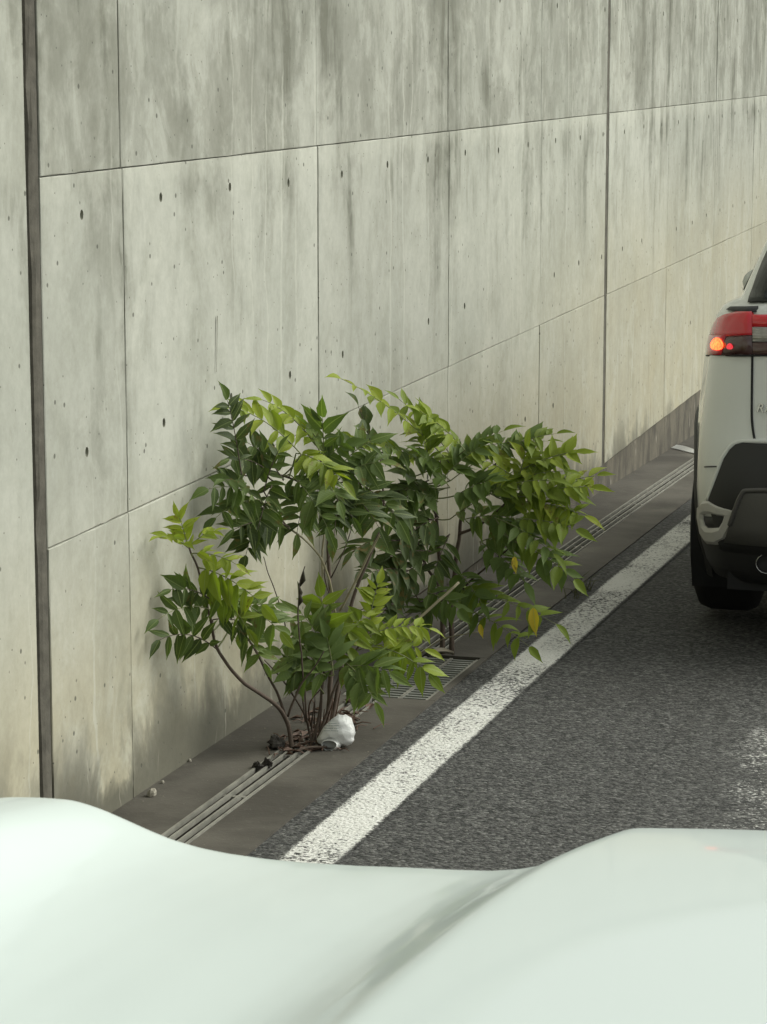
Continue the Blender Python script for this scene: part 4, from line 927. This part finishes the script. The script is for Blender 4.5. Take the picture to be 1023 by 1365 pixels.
def prof(X):
    if X > OCX: X = 2*OCX - X
    return sum(interp(tab, X + d)*k for d, k in ((-.006, .25), (0, .5), (.006, .25)))
def hood_z(X, Y):
    d = Yfront(X) - Y
    side = -1 if X < OCX else 1
    Xs = X - side*0.065*max(0, d)*smooth01((HW - abs(X - OCX))/.5)          # the pressed crease spreads towards the screen
    return prof(Xs) + 0.035*d + 0.165*0.36*0.886*math.erf(max(0, d)/.36)
hatch = empty('car_front', (OCX, 1.2, zg(1.2)), 'white car bonnet with raised centre crease and rounded wings', 'car')
def car_skin(name, x0, x1, n, mat, ys=None):
    m = MB(); rows = []
    for i in range(n + 1):
        X = x0 + (x1 - x0)*i/n; yf = Yfront(X); r = []
        for k in range(33): 
            Y = 0.72 + (yf - 0.72)*(k/32); r.append((X, Y, hood_z(X, Y)))
        z0 = r[-1][2]
        for dy, dz in ((.012, -.003), (.026, -.009), (.040, -.019), (.052, -.034), (.060, -.055), (.066, -.085)): r.append((X, yf + dy, z0 + dz))
        rows.append(r)
    m.grid(rows); return fixnormals(m.build(name, mat, hatch, (OCX, 1.2, 1.2), True))
GAP = OCX - HW + 0.055
car_skin('bonnet', GAP + 0.002, 2*OCX - GAP - 0.002, 320, M['white'])
for sg in (-1, 1):
    m = MB(); rows = []
    for k in range(45):
        Y = 0.60 + (2.06 - 0.60)*k/44; r = []
        for q in range(8):
            dx = (GAP - 0.002 - (OCX - HW))*(1 - q/7); X = OCX - HW + dx
            r.append((OCX + sg*(X - OCX)*-1 if sg > 0 else X, min(Y, Yfront(X) + .03), hood_z(X, min(Y, Yfront(X)))))
        zt = r[-1][2]; xe = r[-1][0]
        for dx, dz in ((.012, -.02), (.02, -.06), (.03, -.16), (.035, -.30), (.03, -.45), (.015, -.62), (-.03, -.85)): r.append((xe + sg*dx, r[0][1] if False else min(Y, Yfront(OCX - HW) + .03), zt + dz))
        rows.append(r)
    m.grid(rows)
    m.f = [f for f in m.f if not math.hypot(sum(m.v[i][1] for i in f)/4 - 1.35, sum(m.v[i][2] for i in f)/4 - .40 - zg(1.35)) < .44]
    fixnormals(m.build('wing', M['white'], hatch, (OCX + sg*HW, 1.2, 1.0), True))
    xo = OCX + sg*.955; z0 = zg(1.35) + .385
    prof_ = [(-.24, .22), (-.235, .34), (-.21, .38), (-.18, .388), (-.04, .388), (-.015, .37), (0, .33), (-.005, .26), (-.02, .24)]
    wh = fixnormals(MB().grid([[(xo + sg*a, 1.35 + b*math.cos(t*math.pi/18), z0 + b*math.sin(t*math.pi/18)) for t in range(36)] for a, b in prof_], True).build('wheel', M['rubber'], hatch, (xo, 1.35, z0), True))
    fixnormals(MB().grid([[(xo + sg*a, 1.35 + b*math.cos(t*math.pi/18), z0 + b*math.sin(t*math.pi/18)) for t in range(36)] for a, b in ((-.02, .24), (-.06, .22), (-.09, .05), (-.07, .001))], True).build('rim', M['silver'], wh, (xo, 1.35, z0), True))
# nose below the bonnet lip
rows = []
for i in range(41):
    X = OCX - HW + 2*HW*i/40; yf = Yfront(X); z0 = hood_z(X, yf)
    rows.append([(X, yf + dy, z0 + dz) for dy, dz in ((.045, -.07), (.085, -.12), (.10, -.22), (.10, -.42), (.13, -.46), (.13, -.66), (.06, -.84), (-.2, -.88))])
fixnormals(MB().grid(rows).build('front_bumper', M['white'], hatch, (OCX, 2.1, .8), True))
MB().box(OCX - .62, OCX + .62, 2.19, 2.31, .68, .92).build('grille', M['blackplastic'], hatch, (OCX, 2.2, .8))
rows = [[(OCX - HW + .04 + (2*HW - .08)*i/20, y_, 1.25 + dz) for i in range(21)] for y_, dz in ((.74, .03), (.62, .035), (.55, .05))]
fixnormals(MB().grid(rows).build('cowl', M['blackplastic'], hatch, (OCX, .65, 1.2)))
# shut line between bonnet and wing
for sg in (-1, 1):
    pts = []
    for k in range(24):
        Y = 0.9 + (Yfront(GAP) - .02 - 0.9)*k/23; pts.append((OCX + sg*(OCX - GAP), Y, hood_z(GAP, Y) - .0015))
    MB().tube(pts, .0028, 5).build('shut_line', M['seam'], hatch, pts[0])
